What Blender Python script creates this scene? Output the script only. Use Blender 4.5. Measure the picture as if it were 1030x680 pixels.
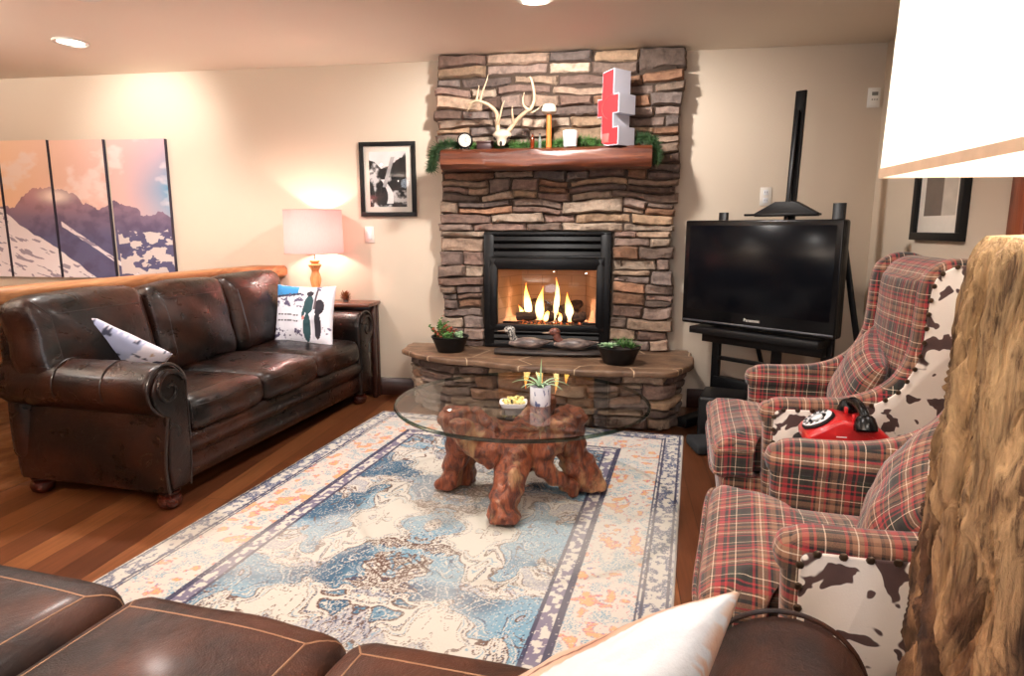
import bpy, bmesh, math, random
import numpy as np
from mathutils import Vector, Matrix, Euler
from mathutils.bvhtree import BVHTree
random.seed(7)
PI = math.pi
scene = bpy.context.scene
for o in list(bpy.data.objects): bpy.data.objects.remove(o)

# ------------------------------------------------------------------ camera
# world: +x along the fireplace wall to the right, +y into the room towards the fireplace, z up
CAMH = 1.25
PITCH = math.atan(111/650.0); YAW = math.atan(105/math.hypot(650, 111))
cam_d = bpy.data.cameras.new('camera'); cam = bpy.data.objects.new('camera', cam_d)
scene.collection.objects.link(cam); scene.camera = cam
cam.location = (0, 0, CAMH)
cam.rotation_euler = Euler((PI/2 - PITCH, 0, YAW), 'XYZ')
cam_d.sensor_fit = 'HORIZONTAL'; cam_d.sensor_width = 36; cam_d.lens = 36*650/1030.0
cam_d.clip_start = 0.02; cam_d.clip_end = 50

# ------------------------------------------------------------------ light
scene.view_settings.view_transform = 'Standard'; scene.view_settings.look = 'None'
scene.view_settings.gamma = 1; scene.view_settings.use_curve_mapping = False
scene.view_settings.exposure = 0.12
w = bpy.data.worlds.new('world'); scene.world = w; w.use_nodes = True
w.node_tree.nodes['Background'].inputs[0].default_value = (1, .9, .8, 1)
w.node_tree.nodes['Background'].inputs[1].default_value = 0.05
WARM = (1.0, .94, .89); WARM2 = (1.0, .78, .58)
def spot(name, loc, energy, size=130, blend=.6, col=WARM, rad=.04, tgt=None):
    l = bpy.data.lights.new(name, 'SPOT'); l.energy = energy; l.spot_size = math.radians(size); l.spot_blend = blend
    l.color = col; l.shadow_soft_size = rad
    o = bpy.data.objects.new(name, l); scene.collection.objects.link(o); o.location = loc
    if tgt: o.rotation_euler = (Vector(tgt)-Vector(loc)).to_track_quat('-Z', 'Y').to_euler()
    return o
def area(name, loc, energy, size, col=WARM, tgt=None):
    l = bpy.data.lights.new(name, 'AREA'); l.energy = energy; l.shape = 'DISK'; l.size = size; l.color = col
    o = bpy.data.objects.new(name, l); scene.collection.objects.link(o); o.location = loc
    if tgt: o.rotation_euler = (Vector(tgt)-Vector(loc)).to_track_quat('-Z', 'Y').to_euler()
    return o
BY_ = -2.6
DOWN = [  # recessed ceiling lamps: x, y, power, cone
    (-.43, 3.42, 50, 160), (-2.62, 3.02, 50, 150), (-.42, 1.75, 24, 150), (-4.6, 1.2, 25, 150),
    (1.15, 1.9, 16, 150), (-.6, -1.2, 12, 150)]  # the last one is an added fill lamp behind the camera
for i, (x, y, e, s) in enumerate(DOWN):
    spot('downlight_beam', (x, y, 2.335), e*2.6, s, .5, WARM, .06, (x, y+(.55 if i == 0 else 0), 1.3))
spot('canvas_beam', (-3.35, 3.75, 2.335), 34, 95, .8, (1, .95, .92), .04, (-3.45, 4.6, 1.9))
UPLIGHT = [(-4.7, 1.9, 330), (-1.9, -1.0, 640)]   # added fill uplights out of the frame, put in to brighten the ceiling
for x, y, e in UPLIGHT: spot('fill_uplight_beam', (x, y, 1.80), e, 165, .6, (1, .90, .82), .12, (x+.01, y+.25, 2.6))
area('assumed_window_fill', (-.6, BY_+.08, 1.45), 30, 1.5, (.80, .88, 1.0), (-.6, 3.0, 1.1))  # added cool fill, as from an assumed window unseen behind the camera

# ------------------------------------------------------------------ colours and noise
def lin(c):
    c = c/255.0
    return c/12.92 if c <= .04045 else ((c+.055)/1.055)**2.4
def rgb(r, g, b): return (lin(r), lin(g), lin(b), 1)
def smooth(t): return t*t*(3-2*t)
def vnoise(x, y, seed=0):
    x = np.asarray(x, float); y = np.asarray(y, float)
    rs = np.random.RandomState(seed); T = rs.rand(256, 256)
    xi = np.floor(x).astype(int); yi = np.floor(y).astype(int)
    fx = smooth(x-xi); fy = smooth(y-yi)
    g = lambda a, b: T[a % 256, b % 256]
    return (g(xi, yi)*(1-fx)+g(xi+1, yi)*fx)*(1-fy)+(g(xi, yi+1)*(1-fx)+g(xi+1, yi+1)*fx)*fy
def fbm(x, y, seed=0, oct=4, gain=.5):
    s = 0; a = 1; t = 0
    for k in range(oct):
        s = s+a*vnoise(x*2**k+k*17.3, y*2**k+k*9.1, seed+k); t += a; a *= gain
    return s/t
def vn(x, y, seed=0): return float(vnoise(x, y, seed))

# ------------------------------------------------------------------ materials
class N:
    def __init__(s, name):
        s.m = bpy.data.materials.new(name); s.m.use_nodes = True
        s.t = s.m.node_tree; s.t.nodes.clear()
        s.out = s.n('ShaderNodeOutputMaterial'); s.b = s.n('ShaderNodeBsdfPrincipled'); s.l(s.b.outputs[0], s.out.inputs[0])
    def n(s, ty, **k):
        nd = s.t.nodes.new(ty)
        for a, v in k.items():
            if a.startswith('i_'):
                key = a[2:].replace('_', ' '); nd.inputs[int(key) if key.isdigit() else key].default_value = v
            else: setattr(nd, a, v)
        return nd
    def l(s, a, b): s.t.links.new(a, b)
    def obj(s): return s.n('ShaderNodeTexCoord').outputs['Object']
    def uv(s): return s.n('ShaderNodeTexCoord').outputs['UV']
    def mapn(s, vec, scale=(1, 1, 1), rot=(0, 0, 0), loc=(0, 0, 0)):
        m = s.n('ShaderNodeMapping'); s.l(vec, m.inputs[0]); m.inputs['Scale'].default_value = scale
        m.inputs['Rotation'].default_value = rot; m.inputs['Location'].default_value = loc; return m.outputs[0]
    def noise(s, vec, scale, detail=4, rough=.5, dist=0):
        n = s.n('ShaderNodeTexNoise'); s.l(vec, n.inputs['Vector']); n.inputs['Scale'].default_value = scale
        n.inputs['Detail'].default_value = detail; n.inputs['Roughness'].default_value = rough; n.inputs['Distortion'].default_value = dist
        return n.outputs['Fac']
    def ramp(s, fac, stops, interp='LINEAR'):
        r = s.n('ShaderNodeValToRGB'); s.l(fac, r.inputs[0]); cr = r.color_ramp; cr.interpolation = interp
        while len(cr.elements) > 1: cr.elements.remove(cr.elements[-1])
        cr.elements[0].position = stops[0][0]; cr.elements[0].color = stops[0][1]
        for p, c in stops[1:]: cr.elements.new(p).color = c
        return r.outputs[0]
    def mix(s, fac, a, b, mode='MIX'):
        m = s.n('ShaderNodeMix', data_type='RGBA', blend_type=mode)
        for sock, v in ((m.inputs[0], fac), (m.inputs[6], a), (m.inputs[7], b)):
            if hasattr(v, 'is_output'): s.l(v, sock)
            else: sock.default_value = v
        return m.outputs[2]
    def math(s, op, a, b=0.0):
        m = s.n('ShaderNodeMath', operation=op)
        for k, v in ((0, a), (1, b)):
            if hasattr(v, 'is_output'): s.l(v, m.inputs[k])
            else: m.inputs[k].default_value = v
        return m.outputs[0]
    def bump(s, h, strength=.3, dist=.01):
        b = s.n('ShaderNodeBump'); b.inputs['Strength'].default_value = strength; b.inputs['Distance'].default_value = dist
        s.l(h, b.inputs['Height']); s.l(b.outputs[0], s.b.inputs['Normal']); return b
    def set(s, **k):
        for a, v in k.items():
            key = {'col': 'Base Color', 'rough': 'Roughness', 'metal': 'Metallic', 'coat': 'Coat Weight', 'spec': 'Specular IOR Level',
                   'sheen': 'Sheen Weight', 'trans': 'Transmission Weight', 'ior': 'IOR', 'emis': 'Emission Color', 'es': 'Emission Strength',
                   'crough': 'Coat Roughness', 'sss': 'Subsurface Weight'}[a]
            if hasattr(v, 'is_output'): s.l(v, s.b.inputs[key])
            else: s.b.inputs[key].default_value = v
        return s.m
def plain(name, col, rough=.5, vary=.08, **k):
    q = N(name); f = q.noise(q.obj(), 30, 3)
    d = tuple(c*(1-vary) for c in col[:3])+(1,); b = tuple(min(1, c*(1+vary)) for c in col[:3])+(1,)
    return q.set(col=q.ramp(f, [(.3, d), (.7, b)]), rough=rough, **k)
def m_leather(name, dark, light, scale=3.0, rough=.30):
    q = N(name); o = q.obj()
    f = q.noise(o, scale, 5, .6, .3)
    col = q.ramp(f, [(.42, dark), (.68, light)])
    g = q.noise(o, 260, 3, .6); wr = q.noise(q.mapn(o, (1, 1, 1.4)), 9, 6, .65, 1.2)
    h = q.math('ADD', q.math('MULTIPLY', g, .25), wr)
    q.bump(h, .42, .012)
    r = q.ramp(wr, [(.3, (rough-.08,)*3+(1,)), (.7, (rough+.14,)*3+(1,))])
    return q.set(col=col, rough=r, coat=.16 if rough < .4 else .05, crough=.18, spec=.3)
def m_attr(name, rough=.8, attr='Col', bump=None, noise_mix=None, **k):
    q = N(name); a = q.n('ShaderNodeVertexColor', layer_name=attr).outputs[0]; c = a
    if noise_mix:
        sc, amt = noise_mix; f = q.noise(q.obj(), sc, 6, .65)
        c = q.mix(1.0, a, q.ramp(f, [(.25, (1-amt,)*3+(1,)), (.75, (1+amt*.6,)*3+(1,))]), 'MULTIPLY')
    if bump: q.bump(q.noise(q.obj(), bump[0], 6, .7), bump[1], bump[2])
    return q.set(col=c, rough=rough, **k)
def m_wood(name, dark, mid, light, axis='x', scale=1.0, rough=.35, coat=.3, bump=.15):
    q = N(name); sc = {'x': (1.2, 14, 14), 'y': (14, 1.2, 14), 'z': (14, 14, 1.2)}[axis]
    v = q.mapn(q.obj(), tuple(a*scale for a in sc))
    f = q.noise(v, 1.6, 7, .62, .8)
    g = q.noise(q.mapn(q.obj(), tuple(a*scale*6 for a in sc)), 1.5, 3, .6)
    c = q.ramp(f, [(.28, dark), (.5, mid), (.74, light)])
    c = q.mix(.25, c, q.ramp(g, [(.35, dark), (.65, light)]), 'OVERLAY')
    q.bump(f, bump, .01)
    return q.set(col=c, rough=rough, coat=coat, crough=.2)
def m_plaid(name, size=.15, seed=0, loc=(0, 0, 0)):
    q = N(name); uv = q.mapn(q.uv(), (1/size, 1/size, 1), (0, 0, 0), loc)
    sp = q.n('ShaderNodeSeparateXYZ'); q.l(uv, sp.inputs[0])
    tan = rgb(136, 98, 74); red = rgb(158, 42, 48); grn = rgb(38, 42, 34); blk = rgb(28, 23, 26); crm = rgb(226, 206, 182); brn = rgb(98, 66, 48)
    st = [(0, tan), (.08, blk), (.12, brn), (.17, crm), (.185, brn), (.22, red), (.30, blk), (.35, red), (.38, grn), (.47, crm), (.485, grn), (.56, blk),
          (.64, grn), (.70, red), (.735, blk), (.77, tan), (.83, crm), (.845, tan), (.90, red), (.935, blk), (.965, brn)]
    def axis(k):
        f = q.math('FRACT', sp.outputs[k]); return q.ramp(f, st, 'CONSTANT')
    a, b = axis(0), axis(1)
    ch = q.n('ShaderNodeTexChecker'); ch.inputs['Scale'].default_value = 60
    q.l(uv, ch.inputs['Vector'])
    c = q.mix(.5, a, b)
    c = q.mix(q.ramp(q.noise(q.obj(), 500, 2), [(.4, (.38,)*3+(1,)), (.6, (.62,)*3+(1,))]), a, b)
    q.bump(q.noise(q.obj(), 420, 2), .25, .002)
    return q.set(col=c, rough=.9, sheen=.25)
def m_cow(name):
    q = N(name); o = q.obj()
    f = q.noise(q.mapn(o, (1, 1, 1), (0, 0, 0), (.35, .2, .1)), 15, 2.0, .45, .4)
    c = q.ramp(f, [(.0, rgb(226, 214, 204)), (.545, rgb(232, 222, 212)), (.556, rgb(74, 48, 44)), (1, rgb(50, 32, 32))])
    q.bump(q.noise(o, 300, 3), .2, .003)
    return q.set(col=c, rough=.75, sheen=.3)
def m_emit(name, col, s):
    q = N(name); return q.set(col=(0, 0, 0, 1), emis=col, es=s, rough=1)

M = {}
M['leather'] = m_leather('dark_brown_leather', rgb(12, 8, 7), rgb(60, 30, 18))
M['leather_front'] = m_leather('worn_brown_leather', rgb(34, 18, 13), rgb(86, 48, 31), 3.2, .46)
M['leather_piping'] = plain('dark_leather_piping', rgb(30, 19, 16), .4, coat=.4)
M['stitch'] = plain('tan_stitching', rgb(150, 112, 84), .6)
M['bun_foot'] = m_wood('mahogany_foot', rgb(30, 10, 8), rgb(62, 22, 14), rgb(92, 36, 22), 'x', 1, .25, .5)
M['plaid'] = m_plaid('red_tartan_wool', .16)
M['plaid_pillow'] = m_plaid('tartan_pillow_wool', .14, 0, (.3, .12, 0))
M['cowhide'] = m_cow('cowhide_print')
M['nail'] = plain('bronze_nailheads', rgb(92, 74, 60), .35, metal=.9)
M['black'] = plain('black_painted_wood', rgb(12, 12, 14), .45, spec=.3)
M['blackmetal'] = plain('black_metal', rgb(11, 11, 13), .42, spec=.3)
M['stone'] = m_attr('ledge_stone', .85, bump=(42, .95, .016), noise_mix=(24, .48))
M['mortar'] = plain('dark_mortar', rgb(66, 52, 42), .95)
M['mantel'] = m_wood('red_brown_timber', rgb(58, 24, 12), rgb(104, 52, 28), rgb(146, 84, 48), 'x', 1, .35, .4, .5)
M['oak'] = m_wood('honey_oak', rgb(112, 70, 42), rgb(164, 112, 70), rgb(200, 152, 106), 'y', 1, .5, .1, .4)
M['darkwood'] = m_wood('dark_trim_wood', rgb(38, 18, 12), rgb(62, 30, 20), rgb(86, 46, 30), 'x', 1, .4)
M['casing'] = m_wood('red_brown_casing', rgb(96, 44, 22), rgb(142, 72, 38), rgb(172, 96, 56), 'z', 1, .4)
M['white'] = plain('white_plastic', rgb(226, 220, 210), .4, .02)
M['mat'] = plain('cream_mat_board', rgb(232, 224, 212), .8, .02)
M['ceramic'] = plain('white_ceramic', rgb(232, 232, 234), .2, .02, coat=.3)
M['leafA'] = plain('green_leaf', rgb(70, 108, 48), .5, .35)
M['leafB'] = plain('pale_green_leaf', rgb(150, 180, 140), .5, .15)
M['leafC'] = plain('reddish_leaf', rgb(142, 66, 40), .5, .3)
M['leafD'] = plain('dark_evergreen_needles', rgb(44, 72, 34), .6, .3)
M['soil'] = plain('potting_soil', rgb(36, 26, 20), .95, .3)
M['bone'] = plain('bleached_bone', rgb(190, 174, 152), .6, .08)
M['antler'] = plain('antler', rgb(174, 150, 122), .5, .15)

def wall_mat(name, col):
    q = N(name); f = q.noise(q.obj(), 1.3, 3); g = q.noise(q.obj(), 160, 3, .6)
    d = tuple(c*.97 for c in col[:3])+(1,)
    q.bump(g, .10, .003)
    return q.set(col=q.ramp(f, [(.3, d), (.7, col)]), rough=.75)
M['wall'] = wall_mat('cream_paint', rgb(214, 198, 178))
M['ceil'] = wall_mat('ceiling_paint', rgb(242, 230, 216))

def m_floor():
    q = N('hardwood_planks'); o = q.mapn(q.obj(), (1, 1, 1), (0, 0, PI/2))
    b = q.n('ShaderNodeTexBrick'); q.l(o, b.inputs['Vector'])
    b.offset = .37; b.offset_frequency = 2; b.squash = 1
    b.inputs['Scale'].default_value = 1; b.inputs['Brick Width'].default_value = 1.3; b.inputs['Row Height'].default_value = .125
    b.inputs['Mortar Size'].default_value = .0016; b.inputs['Mortar Smooth'].default_value = .3
    b.inputs['Color1'].default_value = (0, 0, 0, 1); b.inputs['Color2'].default_value = (1, 1, 1, 1); b.inputs['Mortar'].default_value = (.5, .5, .5, 1)
    tone = q.ramp(b.outputs['Color'], [(0, rgb(98, 56, 34)), (.5, rgb(124, 74, 46)), (1, rgb(154, 98, 60))])
    g = q.noise(q.mapn(q.obj(), (26, 1.6, 1)), 2.2, 7, .65, 1.0)
    c = q.mix(.75, tone, q.ramp(g, [(.25, (.45, .40, .36, 1)), (.7, (1.15, 1.12, 1.08, 1))]), 'MULTIPLY')
    c = q.mix(b.outputs['Fac'], c, rgb(40, 20, 12))
    q.bump(g, .08, .004)
    return q.set(col=c, rough=.33, coat=.25, crough=.15)
M['floor'] = m_floor()

# ------------------------------------------------------------------ mesh helpers
class MB:
    def __init__(s): s.bm = bmesh.new()
    def _tr(s, vs, mat):
        if mat is not None:
            for v in vs: v.co = mat @ v.co
    def rbox(s, c, size, r=.01, cuts=3, puff=(0, 0, 0), noise=0, nscale=6, seed=0, mat=None):
        b = bmesh.new(); bmesh.ops.create_cube(b, size=2)
        if cuts: bmesh.ops.subdivide_edges(b, edges=b.edges[:], cuts=cuts, use_grid_fill=True)
        h = [max(x/2, 1e-4) for x in size]; r = min([r]+[x*.999 for x in h])
        # edge loops get pulled to the rounding zone
        for v in b.verts:
            u = v.co.copy(); q = []; inn = []
            for k in range(3):
                t = u[k]
                if cuts >= 3:
                    n = cuts+1; i = round((t+1)/2*n)
                    a = h[k]
                    rr = r
                    if i == 0: p = -a
                    elif i == n: p = a
                    elif i == 1: p = -a+rr*.35
                    elif i == n-1: p = a-rr*.35
                    elif n > 4 and i == 2: p = -a+rr
                    elif n > 4 and i == n-2: p = a-rr
                    elif n > 4: p = -(a-rr)+(2*(a-rr))*(i-2)/(n-4)
                    else: p = 0
                else: p = t*h[k]
                q.append(p); inn.append(max(-(h[k]-r), min(h[k]-r, p)))
            q = Vector(q); inn = Vector(inn); d = q-inn
            if d.length > 1e-7: q = inn+d.normalized()*r
            un = Vector([q[k]/h[k] for k in range(3)])
            for k in range(3):
                if puff[k]:
                    a_, b_ = [j for j in range(3) if j != k]
                    q[k] += puff[k]*un[k]*max(0, 1-un[a_]**2)*max(0, 1-un[b_]**2)
            if noise:
                nn = (vn(q.x*nscale+seed, q.y*nscale+q.z*nscale*1.7+seed*3.1, 3)-.5)*2*noise
                q += (q.normalized() if q.length > 0 else q)*nn
            v.co = q+Vector(c)
            if mat is not None: v.co = mat @ v.co
        me = bpy.data.meshes.new('t'); b.to_mesh(me); b.free(); s.bm.from_mesh(me); bpy.data.meshes.remove(me)
        return s
    def box(s, lo, hi, r=.004, mat=None):
        c = [(a+b)/2 for a, b in zip(lo, hi)]; z = [abs(b-a) for a, b in zip(lo, hi)]
        return s.rbox(c, z, r, 3, mat=mat)
    def loft(s, rings, cap=True, closed=True, mat=None):
        R = []
        for ring in rings:
            R.append([s.bm.verts.new((mat @ Vector(p)) if mat is not None else Vector(p)) for p in ring])
        n = len(R[0])
        for a, b in zip(R, R[1:]):
            for i in range(n if closed else n-1):
                try: s.bm.faces.new((a[i], a[(i+1) % n], b[(i+1) % n], b[i]))
                except ValueError: pass
        if cap and closed:
            for ring in (R[0][::-1], R[-1]):
                try: s.bm.faces.new(ring)
                except ValueError: pass
        return s
    def lathe(s, prof, c=(0, 0, 0), n=32, mat=None, cap=True):
        rings = [[(c[0]+r*math.cos(2*PI*i/n), c[1]+r*math.sin(2*PI*i/n), c[2]+z) for i in range(n)] for r, z in prof]
        return s.loft(rings, cap, True, mat)
    def tube(s, pts, rad, n=10, mat=None, flat=1.0, cap=True):
        pts = [Vector(p) for p in pts]; rad = rad if hasattr(rad, '__len__') else [rad]*len(pts)
        rings = []; prev = None
        for i, p in enumerate(pts):
            t = (pts[min(i+1, len(pts)-1)]-pts[max(i-1, 0)])
            if t.length < 1e-9: t = Vector((0, 0, 1))
            t.normalize()
            if prev is None:
                a = Vector((0, 0, 1)) if abs(t.z) < .9 else Vector((1, 0, 0)); x = t.cross(a).normalized()
            else:
                x = (prev-t*prev.dot(t)); x = x.normalized() if x.length > 1e-6 else t.orthogonal().normalized()
            prev = x; y = t.cross(x)
            rings.append([p+(x*math.cos(2*PI*k/n)+y*math.sin(2*PI*k/n)*flat)*rad[i] for k in range(n)])
        return s.loft(rings, cap, True, mat)
    def sph(s, c, r, n=16, sc=(1, 1, 1), mat=None):
        m = max(4, n//2)
        return s.lathe([(max(1e-4, r*math.sin(PI*k/m)), -r*math.cos(PI*k/m)) for k in range(m+1)], (0, 0, 0), n,
                       (mat if mat is not None else Matrix()) @ Matrix.Translation(c) @ Matrix.Diagonal((*sc, 1)))
    def slab(s, pts, h0, h1, f, r=.01, steps=3):
        """extrude a closed 2D outline from h0 to h1 with rounded rims; f(a,b,h) -> 3D"""
        P = [Vector(p) for p in pts]; n = len(P)
        area_ = sum(P[i].x*P[(i+1) % n].y-P[(i+1) % n].x*P[i].y for i in range(n))
        if area_ < 0: P.reverse()
        nor = []
        for i in range(n):
            e1 = (P[i]-P[i-1]); e2 = (P[(i+1) % n]-P[i])
            e1 = e1.normalized() if e1.length > 1e-9 else e2.normalized(); e2 = e2.normalized() if e2.length > 1e-9 else e1
            m = Vector((-(e1.y+e2.y), e1.x+e2.x)); k = max(.5, m.length/2)
            nor.append(m.normalized()/k if m.length > 1e-9 else Vector((0, 0)))
        sg = 1 if h1 > h0 else -1; rings = []
        r = min(r, abs(h1-h0)/2)
        if r > 0:
            for k in range(steps+1):
                a = PI/2*k/steps; rings.append((r*(1-math.sin(a)), h0+sg*r*(1-math.cos(a))))
            for k in range(steps, -1, -1):
                a = PI/2*k/steps; rings.append((r*(1-math.sin(a)), h1-sg*r*(1-math.cos(a))))
        else: rings = [(0, h0), (0, h1)]
        return s.loft([[f(p.x+q.x*ins, p.y+q.y*ins, h) for p, q in zip(P, nor)] for ins, h in rings])
    def bvh(s): return BVHTree.FromBMesh(s.bm)
    def build(s, name, mat, parent=None, smooth_=True, uv=False, angle=40, mat_list=None):
        bmesh.ops.remove_doubles(s.bm, verts=s.bm.verts, dist=1e-6)
        bmesh.ops.recalc_face_normals(s.bm, faces=s.bm.faces)
        if uv:
            L = s.bm.loops.layers.uv.new('UVMap')
            for f in s.bm.faces:
                nn = f.normal; k = max(range(3), key=lambda i: abs(nn[i])*(1.15 if i == 0 else 1))
                a, b = [(1, 2), (0, 2), (0, 1)][k]
                for lp in f.loops: lp[L].uv = (lp.vert.co[a], lp.vert.co[b])
        me = bpy.data.meshes.new(name); s.bm.to_mesh(me); s.bm.free()
        return link(name, me, mat, parent, smooth_, angle)
def link(name, me, mat, parent=None, smooth_=True, angle=40):
    if smooth_:
        me.shade_smooth()
        try: me.set_sharp_from_angle(angle=math.radians(angle))
        except Exception: pass
    for m in (mat if isinstance(mat, (list, tuple)) else [mat]): me.materials.append(m)
    o = bpy.data.objects.new(name, me); scene.collection.objects.link(o)
    if parent is not None: o.parent = parent
    return o
def thing(name, label, cat, loc=(0, 0, 0), rz=0.0, group=None):
    o = bpy.data.objects.new(name, None); scene.collection.objects.link(o); o.empty_display_size = .1
    o.location = loc; o.rotation_euler = (0, 0, rz); o['label'] = label; o['category'] = cat
    if group: o['group'] = group
    return o
def tag(o, label, cat, group=None):
    o['label'] = label; o['category'] = cat
    if group: o['group'] = group
    return o
def struct(o): o['kind'] = 'structure'; return o
def lab(o, l): o['label'] = l; return o
def grid_mesh(name, X, Y, Z, mat, col=None, parent=None, smooth_=True):
    """X,Y,Z arrays (n,m); col (n,m,3) linear"""
    n, m = X.shape
    v = np.stack([X, Y, Z], -1).reshape(-1, 3)
    i = np.arange(n*m).reshape(n, m)
    f = np.stack([i[:-1, :-1], i[:-1, 1:], i[1:, 1:], i[1:, :-1]], -1).reshape(-1, 4)
    me = bpy.data.meshes.new(name)
    me.vertices.add(len(v)); me.vertices.foreach_set('co', v.ravel())
    me.loops.add(f.size); me.loops.foreach_set('vertex_index', f.ravel().astype(np.int32))
    me.polygons.add(len(f)); me.polygons.foreach_set('loop_start', np.arange(0, f.size, 4, dtype=np.int32))
    try: me.polygons.foreach_set('loop_total', np.full(len(f), 4, dtype=np.int32))
    except Exception: pass
    me.update(calc_edges=True)
    if col is not None:
        a = me.color_attributes.new('Col', 'FLOAT_COLOR', 'POINT')
        c = np.concatenate([col.reshape(-1, 3), np.ones((n*m, 1))], 1); a.data.foreach_set('color', c.ravel().astype(np.float32))
    return link(name, me, mat, parent, smooth_)
def paint(o, fn):
    me = o.data; a = me.color_attributes.new('Col', 'FLOAT_COLOR', 'POINT')
    co = np.empty(len(me.vertices)*3); me.vertices.foreach_get('co', co); co = co.reshape(-1, 3)
    c = np.concatenate([fn(co), np.ones((len(co), 1))], 1); a.data.foreach_set('color', c.ravel().astype(np.float32))
def L3(r, g, b): return np.array(rgb(r, g, b)[:3])
def sel(mask, a, b): return np.where(mask[..., None], b, a)   # b where the mask holds
def lerp(t, a, b): return a*(1-t[..., None])+b*t[..., None]
def catmull(P, k=6, closed=False):
    P = [Vector(p) for p in P]; n = len(P); out = []
    R = range(n if closed else n-1)
    for i in R:
        g = (lambda j: P[j % n]) if closed else (lambda j: P[max(0, min(n-1, j))])
        p0, p1, p2, p3 = g(i-1), g(i), g(i+1), g(i+2)
        for s_ in range(k):
            t = s_/k
            out.append(.5*((2*p1)+(p2-p0)*t+(2*p0-5*p1+4*p2-p3)*t*t+(3*p1-p0-3*p2+p3)*t**3))
    if not closed: out.append(P[-1])
    return out

# ------------------------------------------------------------------ room shell
WY = 4.563; CZ = 2.38; RX = 1.63; LX = -5.6; BY = -2.6
def quad_obj(name, quads, mat):
    bm = bmesh.new()
    for q in quads: bm.faces.new([bm.verts.new(p) for p in q])
    me = bpy.data.meshes.new(name); bm.to_mesh(me); bm.free(); return struct(link(name, me, mat, None, False))
def boxobj(name, lo, hi, mat, r=.0):
    return struct(MB().box(lo, hi, max(r, .0005)).build(name, mat))
boxobj('floor', (LX-.1, BY-.1, -.1), (RX+.1, WY+.1, 0), M['floor'])
boxobj('ceiling', (LX-.1, BY-.1, CZ), (RX+.1, WY+.1, CZ+.1), M['ceil'])
# fireplace wall with the firebox hole
FX0, FX1, FZ0, FZ1 = -.88, -.06, .40, 1.20
mb = MB()
for lo, hi in (((LX-.1, WY, 0), (FX0, WY+.1, CZ)), ((FX1, WY, 0), (RX+.1, WY+.1, CZ)), ((FX0, WY, 0), (FX1, WY+.1, FZ0)), ((FX0, WY, FZ1), (FX1, WY+.1, CZ))):
    mb.box(lo, hi, .0005)
struct(mb.build('wall_back', M['wall']))
boxobj('wall_right', (RX, BY-.1, 0), (RX+.1, WY, CZ), M['wall'])
boxobj('wall_left', (LX-.1, BY-.1, 0), (LX, WY, CZ), M['wall'])
boxobj('wall_front', (LX, BY-.1, 0), (RX, BY, CZ), M['darkwood'])
for k, (a, b) in enumerate(((-2.6, -1.47), (.52, RX-.016))):
    o = boxobj('baseboard_back' if k == 0 else 'baseboard_back_right', (a, WY-.016, 0), (b, WY, .135), M['darkwood'], .004)
boxobj('baseboard_right', (RX-.016, 3.04, 0), (RX, WY, .135), M['darkwood'], .004)
# door in the right wall: only its far casing shows behind the log lamp
boxobj('trim_1', (RX-.022, 2.92, 0), (RX, 3.03, 2.13), M['casing'], .005)
boxobj('trim_2', (RX-.022, 2.03, 0), (RX, 2.14, 2.13), M['casing'], .005)
boxobj('trim_3', (RX-.022, 2.03, 2.13), (RX, 3.03, 2.24), M['casing'], .005)
mb = MB().box((RX-.012, 2.14, .01), (RX-.0005, 2.92, 2.13), .002)
for z0, z1 in ((.2, .95), (1.1, 1.95)):
    mb.box((RX-.02, 2.26, z0), (RX-.01, 2.80, z1), .006)
d1 = struct(mb.build('door_1', M['casing']))
MB().lathe([(.012, 0), (.012, .03), (.028, .04), (.03, .055), (.02, .07), (.001, .072)], n=20, mat=Matrix.Translation((RX-.02, 2.2, 1.0)) @ Matrix.Rotation(-PI/2, 4, 'Y')).build('door_knob', M['nail'], d1)

q = N('assumed_window_glow'); M['assumed_winlight'] = q.set(col=(0, 0, 0, 1), emis=(.80, .88, 1, 1), es=2.0)  # glow for the assumed rear window, out of view
mbw = MB()
for lo, hi in (((-1.5, BY, .75), (-1.42, BY+.05, 2.15)), ((.22, BY, .75), (.30, BY+.05, 2.15)), ((-1.42, BY, .75), (.22, BY+.05, .83)), ((-1.42, BY, 2.07), (.22, BY+.05, 2.15)), ((-.63, BY, .83), (-.57, BY+.04, 2.07))):
    mbw.box(lo, hi, .003)
w1 = struct(mbw.build('assumed_window_1', M['white']))  # window frame assumed here to go with the added cool fill
MB().box((-1.42, BY+.002, .83), (.22, BY+.008, 2.07), .001).build('assumed_pane', M['assumed_winlight'], w1)  # glowing sheet added in the assumed window

# ceiling lamps (their bodies; the beams are set above)
q = N('lamp_lens'); M['lens'] = q.set(col=rgb(255, 250, 240), emis=(1, .9, .78, 1), es=6.0)
for i, (x, y, e, s_) in enumerate(DOWN[:6]+[(-3.35, 3.75, 0, 0)]):
    where = ['above the hearth', 'above the dark leather sofa on the left', 'above the near end of the rug', 'in the left part of the room', 'above the tartan chairs',
             'added as unseen fill behind the front sofa', 'beside the mountain canvases'][i]
    t = thing('ceiling_downlight', 'round white recessed ceiling lamp '+where, 'ceiling light', (x, y, CZ), 0, 'recessed ceiling lamps')
    MB().lathe([(.075, 0), (.075, -.006), (.098, -.010), (.10, -.002), (.10, 0)], n=32, cap=False).build('trim_ring', M['white'], t)
    MB().lathe([(.001, -.002), (.074, -.002), (.074, -.004), (.001, -.004)], n=24).build('lens', M['lens'], t)

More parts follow.
